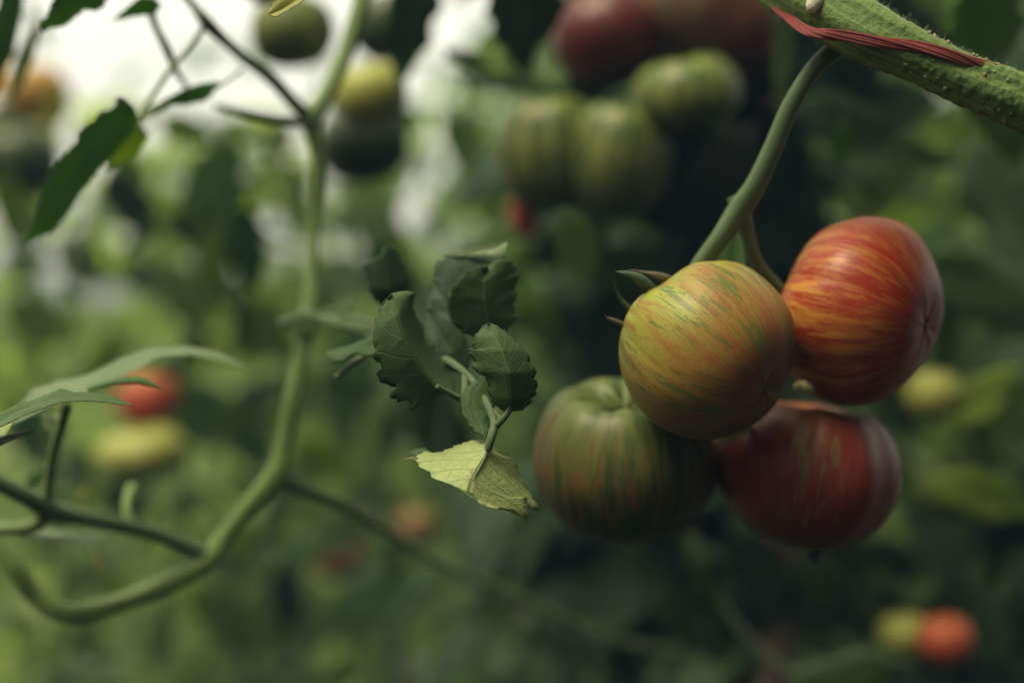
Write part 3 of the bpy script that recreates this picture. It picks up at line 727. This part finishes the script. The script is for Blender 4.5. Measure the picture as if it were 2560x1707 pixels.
hero_leaf(lv, LF_NEAR, ZL(2, [(880, 580, .585), (868, 480, .582), (850, 380, .580), (850, 290, .580), (872, 212, .584)]),
          ZL(2, [(880, 580, .585), (800, 560, .585), (740, 530, .585), (700, 490, .583), (690, 450, .583), (665, 395, .582), (685, 370, .58), (690, 330, .578), (715, 285, .577), (760, 240, .577), (815, 215, .578), (872, 212, .584)]),
          ZL(2, [(880, 580, .585), (950, 545, .588), (985, 500, .59), (1025, 460, .592), (1005, 445, .59), (1003, 400, .59), (1022, 345, .59), (1000, 330, .59), (1018, 300, .59), (1035, 250, .592), (1010, 245, .59), (1012, 212, .588), (990, 182, .586), (950, 176, .584), (900, 190, .584), (872, 212, .584)]), rnd=.3, bulge=.0007, nt=80)
hero_leaf(lv, LF_NEAR, ZL(2, [(975, 935, .556), (985, 870, .551), (975, 740, .548), (940, 630, .549), (905, 555, .552), (880, 492, .558)]),
          ZL(2, [(960, 935, .557), (910, 900, .556), (880, 850, .555), (865, 760, .554), (815, 735, .554), (795, 715, .555), (802, 680, .554), (785, 650, .555), (777, 618, .557), (806, 638, .554), (800, 590, .553), (820, 540, .554), (850, 502, .556), (880, 490, .558)]),
          ZL(2, [(990, 930, .555), (1040, 925, .555), (1075, 900, .556), (1095, 860, .557), (1110, 840, .557), (1120, 800, .558), (1105, 765, .557), (1112, 720, .557), (1085, 690, .556), (1080, 660, .556), (1055, 625, .556), (990, 560, .556), (930, 512, .557), (880, 490, .558)]), rnd=.4, bulge=.0007, nt=80,
          label='round toothed dark leaf in front, right side of the shoot')
hero_leaf(lv, LF_NEAR, ZL(2, [(865, 1060, .558), (835, 1000, .562), (800, 930, .565), (795, 850, .568), (850, 765, .572)]), ZL(2, [(865, 1060, .558), (820, 1040, .56), (775, 995, .563), (742, 930, .566), (735, 880, .568), (755, 820, .57), (800, 780, .572), (850, 762, .572)]),
          ZL(2, [(865, 1060, .558), (885, 980, .565), (905, 900, .57), (895, 820, .572), (855, 765, .572)]), rnd=.3)
hero_leaf(lv, LF_BRIGHT, ZL(2, [(905, 920, .565), (915, 950, .564), (925, 985, .562)]), ZL(2, [(900, 915, .566), (882, 960, .565), (925, 990, .562)]), ZL(2, [(905, 915, .566), (945, 960, .564), (925, 990, .562)]), rnd=0.1)
hero_leaf(lv, LF_BRIGHT, ZL(2, [(886, 1090, .560), (862, 1150, .556), (828, 1210, .551), (790, 1280, .546), (775, 1330, .544), (830, 1375, .545), (925, 1412, .548)]),
          ZL(2, [(868, 1070, .563), (800, 1073, .566), (730, 1093, .568), (690, 1112, .569), (640, 1130, .569), (600, 1137, .569), (560, 1128, .568), (525, 1150, .564), (520, 1180, .560), (532, 1205, .557), (580, 1225, .552), (600, 1262, .549), (650, 1275, .546), (720, 1302, .544), (790, 1352, .543), (850, 1395, .543), (925, 1413, .546)]),
          ZL(2, [(888, 1100, .560), (925, 1140, .562), (990, 1165, .565), (1018, 1200, .566), (1030, 1245, .566), (1052, 1280, .566), (1075, 1325, .566), (1105, 1370, .566), (1128, 1418, .567), (1112, 1428, .565), (1085, 1400, .562), (1060, 1350, .558), (1062, 1390, .559), (1074, 1440, .561), (1066, 1465, .561), (1040, 1452, .558), (1010, 1412, .554), (975, 1416, .55), (925, 1413, .546)]),
          rnd=.55, bulge=.0007, nt=100, nu=10, label='bright yellow green underside of a veined leaf hanging below the shoot')
branch(ZL(2, [(895, 1020, .557), (888, 1075, .557), (866, 1140, .5555), (835, 1205, .5510), (798, 1270, .5460)]), [.0017, .0013, .0007, .0004, .0002], ST_PED, name='leaf_stalk')
hero_leaf(lv, LF_NEAR, ZL(2, [(600, 1135, .569), (550, 1128, .570), (486, 1135, .574)]), ZL(2, [(600, 1135, .569), (560, 1112, .575), (510, 1118, .576), (486, 1135, .574)]), ZL(2, [(600, 1135, .569), (560, 1150, .566), (510, 1155, .57), (486, 1135, .574)]), rnd=.3)
hero_leaf(lv, LF_BRIGHT, ZL(2, [(530, 1165, .562), (490, 1165, .564), (447, 1172, .566)]), ZL(2, [(530, 1155, .562), (490, 1158, .564), (447, 1172, .566)]), ZL(2, [(530, 1178, .562), (490, 1172, .564), (447, 1173, .566)]), rnd=.3)
# softer leaves behind the shoot
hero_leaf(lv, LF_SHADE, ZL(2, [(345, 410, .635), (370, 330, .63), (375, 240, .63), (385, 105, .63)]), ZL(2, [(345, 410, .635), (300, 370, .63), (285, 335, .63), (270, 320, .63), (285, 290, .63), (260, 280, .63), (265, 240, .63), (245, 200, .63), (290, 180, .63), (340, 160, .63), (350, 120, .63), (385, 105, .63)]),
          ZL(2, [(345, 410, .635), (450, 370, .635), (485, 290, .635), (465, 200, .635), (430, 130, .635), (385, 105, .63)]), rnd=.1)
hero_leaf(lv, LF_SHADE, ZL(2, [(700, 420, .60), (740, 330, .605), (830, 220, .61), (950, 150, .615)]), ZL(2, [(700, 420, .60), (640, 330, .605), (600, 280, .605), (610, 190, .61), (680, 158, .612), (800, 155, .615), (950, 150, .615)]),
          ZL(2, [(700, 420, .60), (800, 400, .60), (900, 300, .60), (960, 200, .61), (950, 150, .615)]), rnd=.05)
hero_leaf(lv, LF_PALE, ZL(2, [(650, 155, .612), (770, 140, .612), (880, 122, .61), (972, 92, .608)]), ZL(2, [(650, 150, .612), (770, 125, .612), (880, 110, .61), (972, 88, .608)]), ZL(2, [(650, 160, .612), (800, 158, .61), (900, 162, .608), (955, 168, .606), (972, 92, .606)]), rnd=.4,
          label='pale folded leaf margin above the shoot')
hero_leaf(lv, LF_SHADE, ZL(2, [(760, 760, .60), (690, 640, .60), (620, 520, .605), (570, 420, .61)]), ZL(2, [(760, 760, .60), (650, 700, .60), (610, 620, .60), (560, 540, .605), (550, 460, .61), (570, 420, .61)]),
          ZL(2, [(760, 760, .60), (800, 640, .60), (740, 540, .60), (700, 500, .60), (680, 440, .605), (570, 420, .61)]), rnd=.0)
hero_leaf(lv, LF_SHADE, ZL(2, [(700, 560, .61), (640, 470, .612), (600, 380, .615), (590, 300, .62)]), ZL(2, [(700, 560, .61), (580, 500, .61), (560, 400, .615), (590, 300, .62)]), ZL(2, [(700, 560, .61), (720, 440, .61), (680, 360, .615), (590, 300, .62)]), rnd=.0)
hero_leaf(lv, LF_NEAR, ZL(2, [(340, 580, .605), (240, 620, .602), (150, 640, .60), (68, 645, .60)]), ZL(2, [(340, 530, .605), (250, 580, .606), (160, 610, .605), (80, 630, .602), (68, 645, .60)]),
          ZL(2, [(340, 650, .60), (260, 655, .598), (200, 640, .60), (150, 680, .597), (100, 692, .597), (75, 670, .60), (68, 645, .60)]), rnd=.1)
hero_leaf(lv, LF_PALE, ZL(2, [(0, 455, .69), (80, 450, .685), (150, 440, .68), (225, 370, .67)]), ZL(2, [(0, 440, .69), (80, 420, .685), (150, 400, .68), (225, 368, .67)]), ZL(2, [(0, 465, .69), (100, 500, .68), (150, 540, .68), (180, 460, .675), (225, 370, .67)]), rnd=.0)
hero_leaf(lv, LF_PALE, ZL(2, [(160, 470, .66), (240, 480, .655), (330, 510, .65)]), ZL(2, [(160, 450, .66), (240, 455, .655), (330, 485, .65)]), ZL(2, [(160, 520, .66), (230, 540, .655), (330, 530, .65)]), rnd=.2)

# ------------------------------------------------------------------ softer tomatoes behind
UG = 'blurred tomatoes hanging behind the front cluster'
def bt(label, x, y, Y, rpx, mat, axis=(0.1, 0.1, -1), flat=0.88, grp=UG, **k):
    r = rpx * 1.08844 / 2560 * K * Y
    return tomato(label, Q(x, y, Y), r, r * flat, axis, mat, nv=36, nu=56, group=grp, scar=False, **k)
bt('dark red tomato with a golden patch, upper left of the blurred truss', 1395, 85, .94, 128, T_BMAR, (0.2, -0.3, -1), lobe_amp=.08, seed=11)
bt('large ribbed red and green tomato cut by the top edge of the picture', 1635, 45, .95, 172, T_BMIX, (-0.5, -0.5, -0.7), lobes=6, lobe_amp=.17, dimple=.36, seed=12)
bt('green tomato with a pink shoulder tucked under the large ribbed tomato', 1574, 218, .90, 128, T_BGREEN, (0.2, 0.2, -1), flat=.75, lobe_amp=.06, seed=13)
bt('green striped tomato, left one of the pair below the dark red tomato', 1264, 352, .93, 128, T_BGREEN, (0.12, 0.1, -1), flat=1.14, lobe_amp=.09, seed=14)
bt('olive green striped tomato, right one of the pair below the ribbed tomato', 1426, 365, .91, 116, T_BGREEN, (-0.1, 0.2, -1), flat=1.27, lobe_amp=.09, seed=15)
bt('tomato coloured very dark for deep shade, left of the curved fruit stalk', 1640, 400, 1.02, 165, T_BDARK, (0, 0.2, -1), seed=16)
bt('dark red tomato half hidden behind the curved fruit stalk', 1772, 258, 1.0, 50, T_BMAR, seed=17)
bt('small red tomato peeking out below the green striped pair', 1203, 500, .95, 32, T_BRED, flat=1.7, axis=(.45, .1, -1), seed=18)
bt('dark green tomato with a shoulder coloured as lit hanging before the sky at the top', 672, 72, .95, 98, T_BGREEN, seed=19, calyx=True)
bt('yellow green tomato lit from above, right of the left vine', 850, 215, .93, 88, T_BYEL, (0.2, 0.3, -1), seed=20)
bt('dark green tomato with shade in its colour below the yellow green one', 835, 330, 1.02, 106, T_BDARK, seed=21)
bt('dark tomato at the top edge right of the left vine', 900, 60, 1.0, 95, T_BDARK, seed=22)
LG = 'far blurred tomatoes'
bt('orange tomato glowing at the left edge below the sky', 75, 215, 1.45, 85, T_BORG, grp=LG, seed=23)
bt('dark green tomato under the orange one at the left edge', 45, 365, 1.3, 95, T_BDARK, grp=LG, seed=24)
bt('round red orange tomato under the arching leaf at the left', 340, 915, 1.25, 72, T_BRED, grp=LG, seed=25)
bt('flat lime green tomato right under the red orange one at the left', 325, 1038, 1.22, 100, T_BYEL, grp=LG, flat=.62, seed=26)
bt('dull red tomato behind the lower branch in the middle', 955, 1205, 1.5, 46, T_BDULL, grp=LG, seed=27)
bt('orange brown tomato below the tip of the bright leaf', 1150, 1195, 1.45, 56, T_BDULL, grp=LG, seed=28)
bt('olive tomato under the lower branch, left of centre', 775, 1270, 1.5, 64, T_BDULL, grp=LG, seed=29)
bt('red tomato with a green right side near the bottom centre', 1262, 1500, 1.15, 46, T_BDULL, grp=LG, seed=30)
bt('pale green tomato beside the red one at the bottom right', 2075, 1455, 1.02, 58, T_BYEL, grp=LG, seed=31)
bt('bright red tomato at the bottom right beside the pale green one', 2170, 1467, 1.0, 64, T_BDIM, grp=LG, seed=32)
bt('small red tomato cut by the bottom edge', 1722, 1562, 1.1, 30, T_BDULL, grp=LG, seed=33)
bt('lime green tomato peeking out right of the glossy red tomato', 2145, 905, .98, 68, T_BYEL, grp=LG, seed=34)
bt('olive tomato at the right below the lime green one', 2185, 1120, 1.0, 80, T_BGREEN, grp=LG, seed=35)
bt('green tomato below the dried flower remnant', 1885, 1325, 1.3, 55, T_BYEL, grp=LG, flat=1.2, seed=36)
bt('green tomato under the dark green tomato of the cluster', 1555, 1235, 1.2, 52, T_BGREEN, grp=LG, seed=37)

# ------------------------------------------------------------------ plants behind
def pl(px, Y, top, spread, nl, mat, seed, label, **k):
    x = (px * 1.08844 - 1280) / 2560 * K * Y
    h = CZ - (top * 1.08844 - 853.5) / 2560 * K * Y
    return tomato_plant(x, Y, h, spread, nl, mat, seed, label, **k)
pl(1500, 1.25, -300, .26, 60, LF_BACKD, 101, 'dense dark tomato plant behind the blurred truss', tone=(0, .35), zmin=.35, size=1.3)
pl(1800, 1.20, -400, .24, 56, LF_BACKD, 102, 'tomato plant coloured dark for shade behind the curved fruit stalk', tone=(0, .4), zmin=.35, size=1.3)
edge = pl(2300, 1.15, -350, .26, 50, LF_BACKD, 103, 'green tomato plant with broad leaves coloured as lit at the right edge', tone=(.0, .7), zmin=.35, size=1.3)
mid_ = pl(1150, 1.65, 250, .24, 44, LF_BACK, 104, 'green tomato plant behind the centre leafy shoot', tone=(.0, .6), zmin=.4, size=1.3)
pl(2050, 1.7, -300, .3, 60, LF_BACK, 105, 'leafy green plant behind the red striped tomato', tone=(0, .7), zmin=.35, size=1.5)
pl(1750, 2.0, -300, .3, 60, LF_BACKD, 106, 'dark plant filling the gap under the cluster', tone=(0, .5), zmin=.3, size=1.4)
pl(1350, 2.2, -200, .32, 60, LF_BACK, 107, 'tall plant seen between the shoot and the truss', tone=(0, .8), zmin=.3, size=1.4)
pl(2450, 2.0, -300, .32, 60, LF_BACK, 108, 'tall plant beyond the right edge plant', tone=(0, .8), zmin=.3, size=1.5)
left_ = pl(640, 1.9, 330, .30, 46, LF_BACKP, 109, 'green plant behind the upper left vine, leaf tips against the sky', tone=(.0, 1), zmin=.35, size=.95)
pl(330, 2.0, 250, .32, 52, LF_BACKP, 110, 'loose plant whose top leaves stand against the sky left of the vine', tone=(.1, 1), zmin=.35, size=.95)
pl(20, 1.9, 260, .32, 46, LF_BACKP, 111, 'loose plant at the left edge behind the orange tomato', tone=(.1, .9), zmin=.35, size=.95)
pl(940, 2.0, 160, .32, 48, LF_BACK, 117, 'plant with sky gaps between the left vine and the truss', tone=(.1, .9), zmin=.35, size=.95)
pl(480, 2.9, 640, .36, 60, LF_BACKP, 112, 'distant pale plant under the bright sky', tone=(.2, 1), zmin=.3, size=1.5)
pl(60, 3.0, 660, .36, 60, LF_BACKP, 113, 'distant pale plant at the far left under the sky', tone=(.2, 1), zmin=.3, size=1.5)
pl(860, 3.0, 620, .36, 60, LF_BACKP, 114, 'distant pale plant just right of the left vine', tone=(.2, 1), zmin=.3, size=1.5)
pl(1500, 3.2, -100, .4, 60, LF_BACK, 115, 'distant plant hidden mostly behind the cluster', tone=(0, .8), zmin=.3, size=1.5)
pl(2100, 3.2, -100, .4, 60, LF_BACK, 116, 'distant plant at the right behind the leafy ones', tone=(0, .8), zmin=.3, size=1.5)
NUM = ['one', 'two', 'three', 'four', 'five', 'six', 'seven', 'eight', 'nine', 'ten', 'eleven']
for i in range(11):
    pl(-150 + i * 260, 4.4 + (i % 3) * .5, 700 - (i > 4) * 600 - 40 * (i % 2), .5, 80, (LF_BACKP, LF_BACK)[i > 5], 130 + i,
       'plant in the last row at the back, number %s from the left' % NUM[i], group='plants of the last row', tone=(.1, .9), zmin=.15, size=1.9)
# broad soft leaves: x, y, distance, length and width in picture units, turn, leaf kind
def broad(root, x, y, Y, ln, w, ang, mat, rnd=.5, seed=0, dy=.03):
    rng = random.Random(seed + int(x)); a = R(ang); ux, uy = math.cos(a), math.sin(a)
    mid = [Q(x + ux * ln * t, y + uy * ln * t + 12 * math.sin(3 * t), Y + dy * t) for t in (-.5, -.25, 0, .25, .5)]
    def edge_(s):
        pts = [mid[0]]
        for k in range(1, 12):
            t = k / 12; ww = w * .5 * math.sin(math.pi * t ** .8) ** .7 * (1 + .28 * (((t * 4) % 1) - .5)) * rng.uniform(.85, 1.1)
            pts.append(Q(x + ux * ln * (t - .5) - uy * ww * s, y + uy * ln * (t - .5) + ux * ww * s, Y + dy * t - .012 * rng.random() - .01))
        return pts + [mid[-1]]
    mb = MB(); leaf3(mb, mid, edge_(-1), edge_(1), nt=24, nu=4, rnd=rnd, seed=seed)
    mb.build('leaf', mat, root, 0.0004)
for a in [(2290, 905, .98, 280, 120, -25, LF_GLOW, .5), (2240, 985, 1.0, 170, 80, 40, LF_GLOW, .1), (2310, 470, 1.0, 320, 200, 60, LF_PALE, .3), (2020, 440, 1.05, 190, 110, -30, LF_LIME, .2),
          (2255, 665, .95, 320, 170, 20, LF_MID, .9), (2170, 770, .97, 140, 90, 70, LF_MID, .9), (2260, 1140, .98, 240, 120, 15, LF_GLOW, .0), (2260, 60, .78, 240, 190, 100, LF_MID, .8),
          (2300, 260, .85, 260, 150, 70, LF_MID, .9), (2130, 360, .9, 200, 60, 15, LF_MID, .4), (2150, 560, 1.0, 160, 110, -60, LF_MID, .6), (1900, 420, 1.1, 90, 70, 10, LF_MID, .2), (2060, 1290, 1.1, 160, 90, 30, LF_SHADE, .9), (1880, 1330, 1.0, 130, 80, 80, LF_LIME, .0), (1620, 1340, .9, 200, 40, 60, LF_MID, .3), (2150, 905, .98, 90, 80, 20, LF_YELL, .6), (1935, 330, .8, 110, 40, 100, LF_MID, .8), (2330, 760, 1.1, 200, 120, 80, LF_PALE, .1), (1800, 130, .8, 240, 50, 95, LF_PALE, .0)]:
    broad(edge, *a, seed=3)
for a in [(1325, 570, .80, 170, 110, 70, LF_PALE, .2), (1240, 735, 1.0, 110, 90, 20, LF_LIME, .3), (1235, 1115, 1.0, 120, 90, 60, LF_LIME, .0), (1450, 620, .95, 220, 120, 10, LF_MID, .2), (1020, 1000, 1.1, 260, 150, 60, LF_MID, .1),
          (900, 640, 1.1, 200, 120, 60, LF_MID, .9), (1170, 330, 1.3, 100, 60, 80, LF_LIME, .3), (870, 510, 1.4, 280, 130, 70, LF_LIME, .6), (800, 640, 1.4, 160, 120, 20, LF_PALE, .8), (800, 880, 1.4, 300, 130, 100, LF_MID, .6), (1400, 1440, 1.1, 200, 80, 30, LF_MID, .3), (1560, 1420, 1.0, 180, 90, 60, LF_MID, .0), (1050, 330, 1.2, 170, 60, 70, LF_LIME, .2), (1930, 1540, 1.0, 260, 90, -15, LF_MID, .6)]:
    broad(mid_, *a, seed=5)
for a in [(565, 570, 1.0, 200, 110, 80, LF_MID, .0), (480, 420, 1.05, 240, 120, 120, LF_MID, .9), (250, 330, 1.1, 150, 70, 30, LF_LIME, .2), (430, 300, 1.2, 140, 80, 20, LF_LIME, .5), (10, 80, .75, 260, 70, 100, LF_MID, .9), (50, 150, .8, 200, 40, 110, LF_PALE, .9), (490, 600, 1.2, 220, 100, 100, LF_LIME, .2), (190, 600, 1.4, 130, 110, 30, LF_PALE, .9), (300, 470, 1.2, 180, 110, 50, LF_SHADE, .0), (50, 520, 1.4, 140, 110, 80, LF_PALE, .7), (340, 620, 1.4, 120, 100, 0, LF_LIME, .6), (560, 1430, 1.4, 260, 130, 30, LF_LIME, .0), (300, 400, 1.3, 130, 90, 60, LF_LIME, .5), (430, 690, 1.5, 180, 120, 70, LF_LIME, .1), (100, 740, 1.5, 200, 120, 20, LF_LIME, .0), (600, 760, 1.4, 160, 120, 100, LF_LIME, .0), (620, 400, 1.2, 110, 60, -30, LF_LIME, .4), (550, 980, 1.5, 200, 140, 30, LF_LIME, .0), (450, 520, 1.3, 100, 160, 90, LF_SHADE, .0), (290, 1150, 1.5, 140, 100, 30, LF_SHADE, .0), (200, 1545, 1.0, 240, 60, -5, LF_PALE, .6), (730, 1250, 1.1, 260, 60, -25, LF_MID, .4), (880, 1370, 1.2, 300, 120, -20, LF_MID, .2), (80, 1000, 1.4, 200, 120, 60, LF_MID, .5), (480, 960, 1.4, 220, 140, 40, LF_MID, .7), (660, 1380, 1.4, 160, 100, 80, LF_SHADE, .5)]:
    broad(left_, *a, seed=7)
rs_ = random.Random(41)
dk = tomato_plant(.175, 1.12, 2.3, .16, 12, LF_BACKD, 119, 'plant coloured dark for deep shade right behind the blurred truss', tone=(0, .2), zmin=.75, lean=.01, stem=ST_DKRED)
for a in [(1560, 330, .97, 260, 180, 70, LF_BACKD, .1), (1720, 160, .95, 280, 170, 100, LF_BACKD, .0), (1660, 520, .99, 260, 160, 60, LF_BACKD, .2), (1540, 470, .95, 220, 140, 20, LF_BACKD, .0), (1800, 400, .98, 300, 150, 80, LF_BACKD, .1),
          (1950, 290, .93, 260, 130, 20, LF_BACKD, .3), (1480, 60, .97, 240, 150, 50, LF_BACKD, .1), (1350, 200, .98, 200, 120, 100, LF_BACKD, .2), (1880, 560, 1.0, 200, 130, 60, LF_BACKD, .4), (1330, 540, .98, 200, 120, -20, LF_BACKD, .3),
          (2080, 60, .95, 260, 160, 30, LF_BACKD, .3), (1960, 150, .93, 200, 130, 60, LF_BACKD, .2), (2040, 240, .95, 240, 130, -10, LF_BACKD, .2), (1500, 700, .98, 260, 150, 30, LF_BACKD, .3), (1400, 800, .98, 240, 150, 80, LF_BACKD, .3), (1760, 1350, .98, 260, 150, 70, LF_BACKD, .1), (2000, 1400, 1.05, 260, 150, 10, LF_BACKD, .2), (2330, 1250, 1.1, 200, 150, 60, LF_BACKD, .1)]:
    broad(dk, *a, seed=11)  # near-black leaves fill in the deep shade behind the truss
branch(QL([(1590, 1230, .93), (1620, 1320, .93), (1680, 1420, .93), (1750, 1500, .93), (1815, 1545, .93), (1830, 1620, .93)]), [.0026, .0023, .0023, .0023, .0026, .0026], ST_DARK, root=dk)
branch(QL([(1815, 1545, .93), (1900, 1525, .92), (1990, 1500, .92), (2100, 1530, .92)]), [.0024, .002, .002, .0015], ST_DARK, root=dk)
branch(QL([(1795, 1150, 1.0), (1790, 1350, 1.0), (1785, 1650, 1.0)]), [.011, .011, .011], ST_DKRED, root=dk)
for k in range(80):
    x, y = rs_.uniform(-20, 1150), rs_.uniform(230, 1560)
    if (x < 760 and y < 300) or (y < 650 and k % 2): continue
    hi = max(0, min(1, (900 - y) / 600))  # higher leaves draw paler materials, brightness comes from their colour
    mt_ = rs_.choice([LF_LIME, LF_MID, LF_PALE, LF_BACKP, LF_LIME, LF_PALE] if rs_.random() < .3 + .6 * hi else [LF_MID, LF_SHADE, LF_MID])
    broad(left_ if x < 620 else mid_, x, y, rs_.uniform(1.15, 1.85), rs_.uniform(60, 150), rs_.uniform(35, 75), rs_.uniform(0, 180), mt_, rs_.random(), seed=k)
for k in range(44):
    x, y = rs_.uniform(1200, 2370), rs_.uniform(560, 1570)
    broad(edge if x > 1850 else dk, x, y, rs_.uniform(1.05, 1.5), rs_.uniform(60, 150), rs_.uniform(35, 75), rs_.uniform(0, 180), rs_.choice([LF_MID, LF_SHADE, LF_MID, LF_BACKD, LF_LIME if rs_.random() < .5 else LF_MID]), rs_.random(), seed=k)
for k in range(16):
    x, y, Y = rs_.uniform(0, 2350), rs_.uniform(500, 1400), rs_.uniform(.95, 1.4); a = rs_.uniform(-1.2, 1.2)
    branch(QL([(x - 160 * math.sin(a), y - 220 * math.cos(a), Y), (x + rs_.uniform(-30, 30), y, Y), (x + 160 * math.sin(a + .4), y + 220 * math.cos(a + .4), Y)]), [.003, .0026, .002], rs_.choice([ST_BACK, ST_DARK, ST_VINE]), root=(left_ if x < 620 else mid_ if x < 1200 else edge if x > 1850 else dk))
for a in [(40, 330, 1.3, 200, 90, 50, LF_PALE, .8), (110, 430, 1.3, 150, 80, 10, LF_LIME, .7), (20, 470, 1.2, 160, 80, 80, LF_LIME, .4), (200, 330, 1.4, 90, 60, 80, LF_PALE, 1), (640, 330, 1.3, 120, 70, 100, LF_PALE, 1), (560, 300, 1.3, 160, 50, 10, LF_LIME, .8), (300, 270, 1.3, 120, 50, -10, LF_LIME, .7), (90, 60, 1.1, 120, 30, 60, LF_LIME, .6), (130, 250, 1.2, 120, 60, 100, LF_YELL, .6)]:
    broad(left_, *a, seed=21)
for k in range(46):
    x, y = rs_.uniform(0, 1300), rs_.uniform(620, 1560)
    broad(mid_ if k % 2 else dk if x > 1000 else left_, x, y, rs_.uniform(1.0, 1.35), rs_.uniform(45, 110), rs_.uniform(18, 45), rs_.uniform(0, 180), rs_.choice([LF_MID, LF_SHADE, LF_PALE, LF_SHADE, LF_LIME]), rs_.random(), seed=k + 300)
for a in [(870, 520, 1.35, 150, 110, 60, LF_PALE, 1), (1080, 310, 1.3, 130, 70, 80, LF_PALE, 1), (1190, 160, 1.2, 90, 60, 20, LF_PALE, 1), (680, 440, 1.35, 130, 80, 80, LF_PALE, 1), (480, 620, 1.35, 140, 80, 100, LF_LIME, 1), (340, 640, 1.4, 110, 90, 20, LF_PALE, .7), (170, 590, 1.4, 110, 90, 60, LF_PALE, 1), (60, 600, 1.4, 120, 90, 0, LF_PALE, .8)]:
    broad(left_ if a[0] < 620 else mid_, *a, seed=31)  # pale leaves added as bright blobs in place of sky gaps
top_ = empty('tomato_vine', Q(1080, -110, .85)); tag(top_, 'dark leafy vine hanging into the picture at the top centre before the sky gap', 'vine')
branch(QL([(560, -120, .82), (800, -90, .84), (1080, -110, .85), (1350, -80, .84)]), [.004, .004, .004, .004], ST_DARK, root=top_, name='stem')
branch(QL([(1130, -100, .85), (1180, 60, .85), (1215, 150, .86), (1230, 230, .86)]), [.002, .002, .0016, .001], ST_DARK, root=top_)
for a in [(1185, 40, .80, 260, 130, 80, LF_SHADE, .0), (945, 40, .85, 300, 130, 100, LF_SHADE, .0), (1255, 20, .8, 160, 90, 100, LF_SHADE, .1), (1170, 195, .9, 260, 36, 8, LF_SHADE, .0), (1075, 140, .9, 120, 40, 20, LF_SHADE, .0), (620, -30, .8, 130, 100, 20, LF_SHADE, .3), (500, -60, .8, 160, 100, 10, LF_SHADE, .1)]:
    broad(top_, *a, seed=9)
# unseen plants added all round to shade the cluster: behind, overhead, beside, below
rg = random.Random(77)
spots = [(-1.9 + .42 * i + rg.uniform(-.08, .08), -.75 - .45 * (i % 2) + rg.uniform(-.08, .08)) for i in range(10)] + [(1.5, -.45), (1.25, 0.05), (1.3, .5)]
ORD = 'first second third fourth fifth sixth seventh eighth ninth tenth eleventh twelfth thirteenth fourteenth fifteenth sixteenth'.split()
for i, (x, y) in enumerate(spots):
    tomato_plant(x, y, 2.6 + .2 * rg.random(), .42, 70, LF_BACKD, 201 + i, '%s unseen plant added for shade behind the camera, counted from the left' % ORD[i], group='unseen plants added behind the camera', tone=(0, .4), zmin=.1, size=2.4)
for i, (x, y) in enumerate([(.62, .50), (.52, .22), (.60, -.1)]):  # out-of-view canopy added to cut the overhead light
    tomato_plant(x, y, 2.3, .45, 60, LF_BACKD, 231 + i, 'unseen tall vine added for shade on the right, %s from the front' % ORD[i], group='unseen vines added for overhead shade', tone=(0, .4), zmin=.74, size=1.9, lean=.1)
for i, (x, y) in enumerate([(-1.2, .1), (-1.35, .6), (-1.3, 1.1), (-1.7, -.3)]):  # out-of-view plants added to cut light from the left
    tomato_plant(x, y, 2.25, .42, 70, LF_BACKD, 261 + i, 'unseen plant added on the left to block side light, %s of four' % ORD[i], group='unseen plants added left of the picture', tone=(0, .4), zmin=.1, size=2.2)
for i, (x, y) in enumerate([(.95, .05), (.92, .45)]):  # out-of-view plants added to darken rims and undersides from the right
    tomato_plant(x, y, 1.9, .36, 60, LF_BACKD, 271 + i, 'unseen plant added on the right to block side light, %s of two' % ORD[i], group='unseen plants added right of the picture', tone=(0, .4), zmin=.15, size=2.0)
for i, (x, y) in enumerate([(-.45, .45), (.0, .5), (.4, .5), (-.2, .95), (.25, .9), (.7, .8), (0, -.1), (.5, 0), (-.5, 0)]):  # out-of-view low plants added to absorb light from below
    tomato_plant(x, y, .86, .30, 40, LF_BACKD, 241 + i, 'unseen low plant added to darken below the cluster, %s from the front' % ORD[i], group='unseen low plants added below the picture', tone=(0, .4), zmin=.25, size=1.5)

# added blue scattering volume, lifts the blacks to a faded film tone
hz = MB(); x0, x1, y0, y1, z0, z1 = -14, 14, -4, 9, -1.0, 3.4
hz.v = [(x, y, z) for x in (x0, x1) for y in (y0, y1) for z in (z0, z1)]; hz.a = [(0, 0, 0)] * 8
hz.f = [(0, 1, 3, 2), (4, 6, 7, 5), (0, 4, 5, 1), (2, 3, 7, 6), (0, 2, 6, 4), (1, 5, 7, 3)]
m, N, L, out = nodes_of('black_lift_haze')
pv = N.new('ShaderNodeVolumePrincipled'); pv.inputs['Density'].default_value = 0.018; pv.inputs['Color'].default_value = (0.32, 0.52, 1.0, 1)
L.new(pv.outputs[0], out.inputs['Volume'])
tag(hz.build('black_lift_haze', m), kind='stuff')
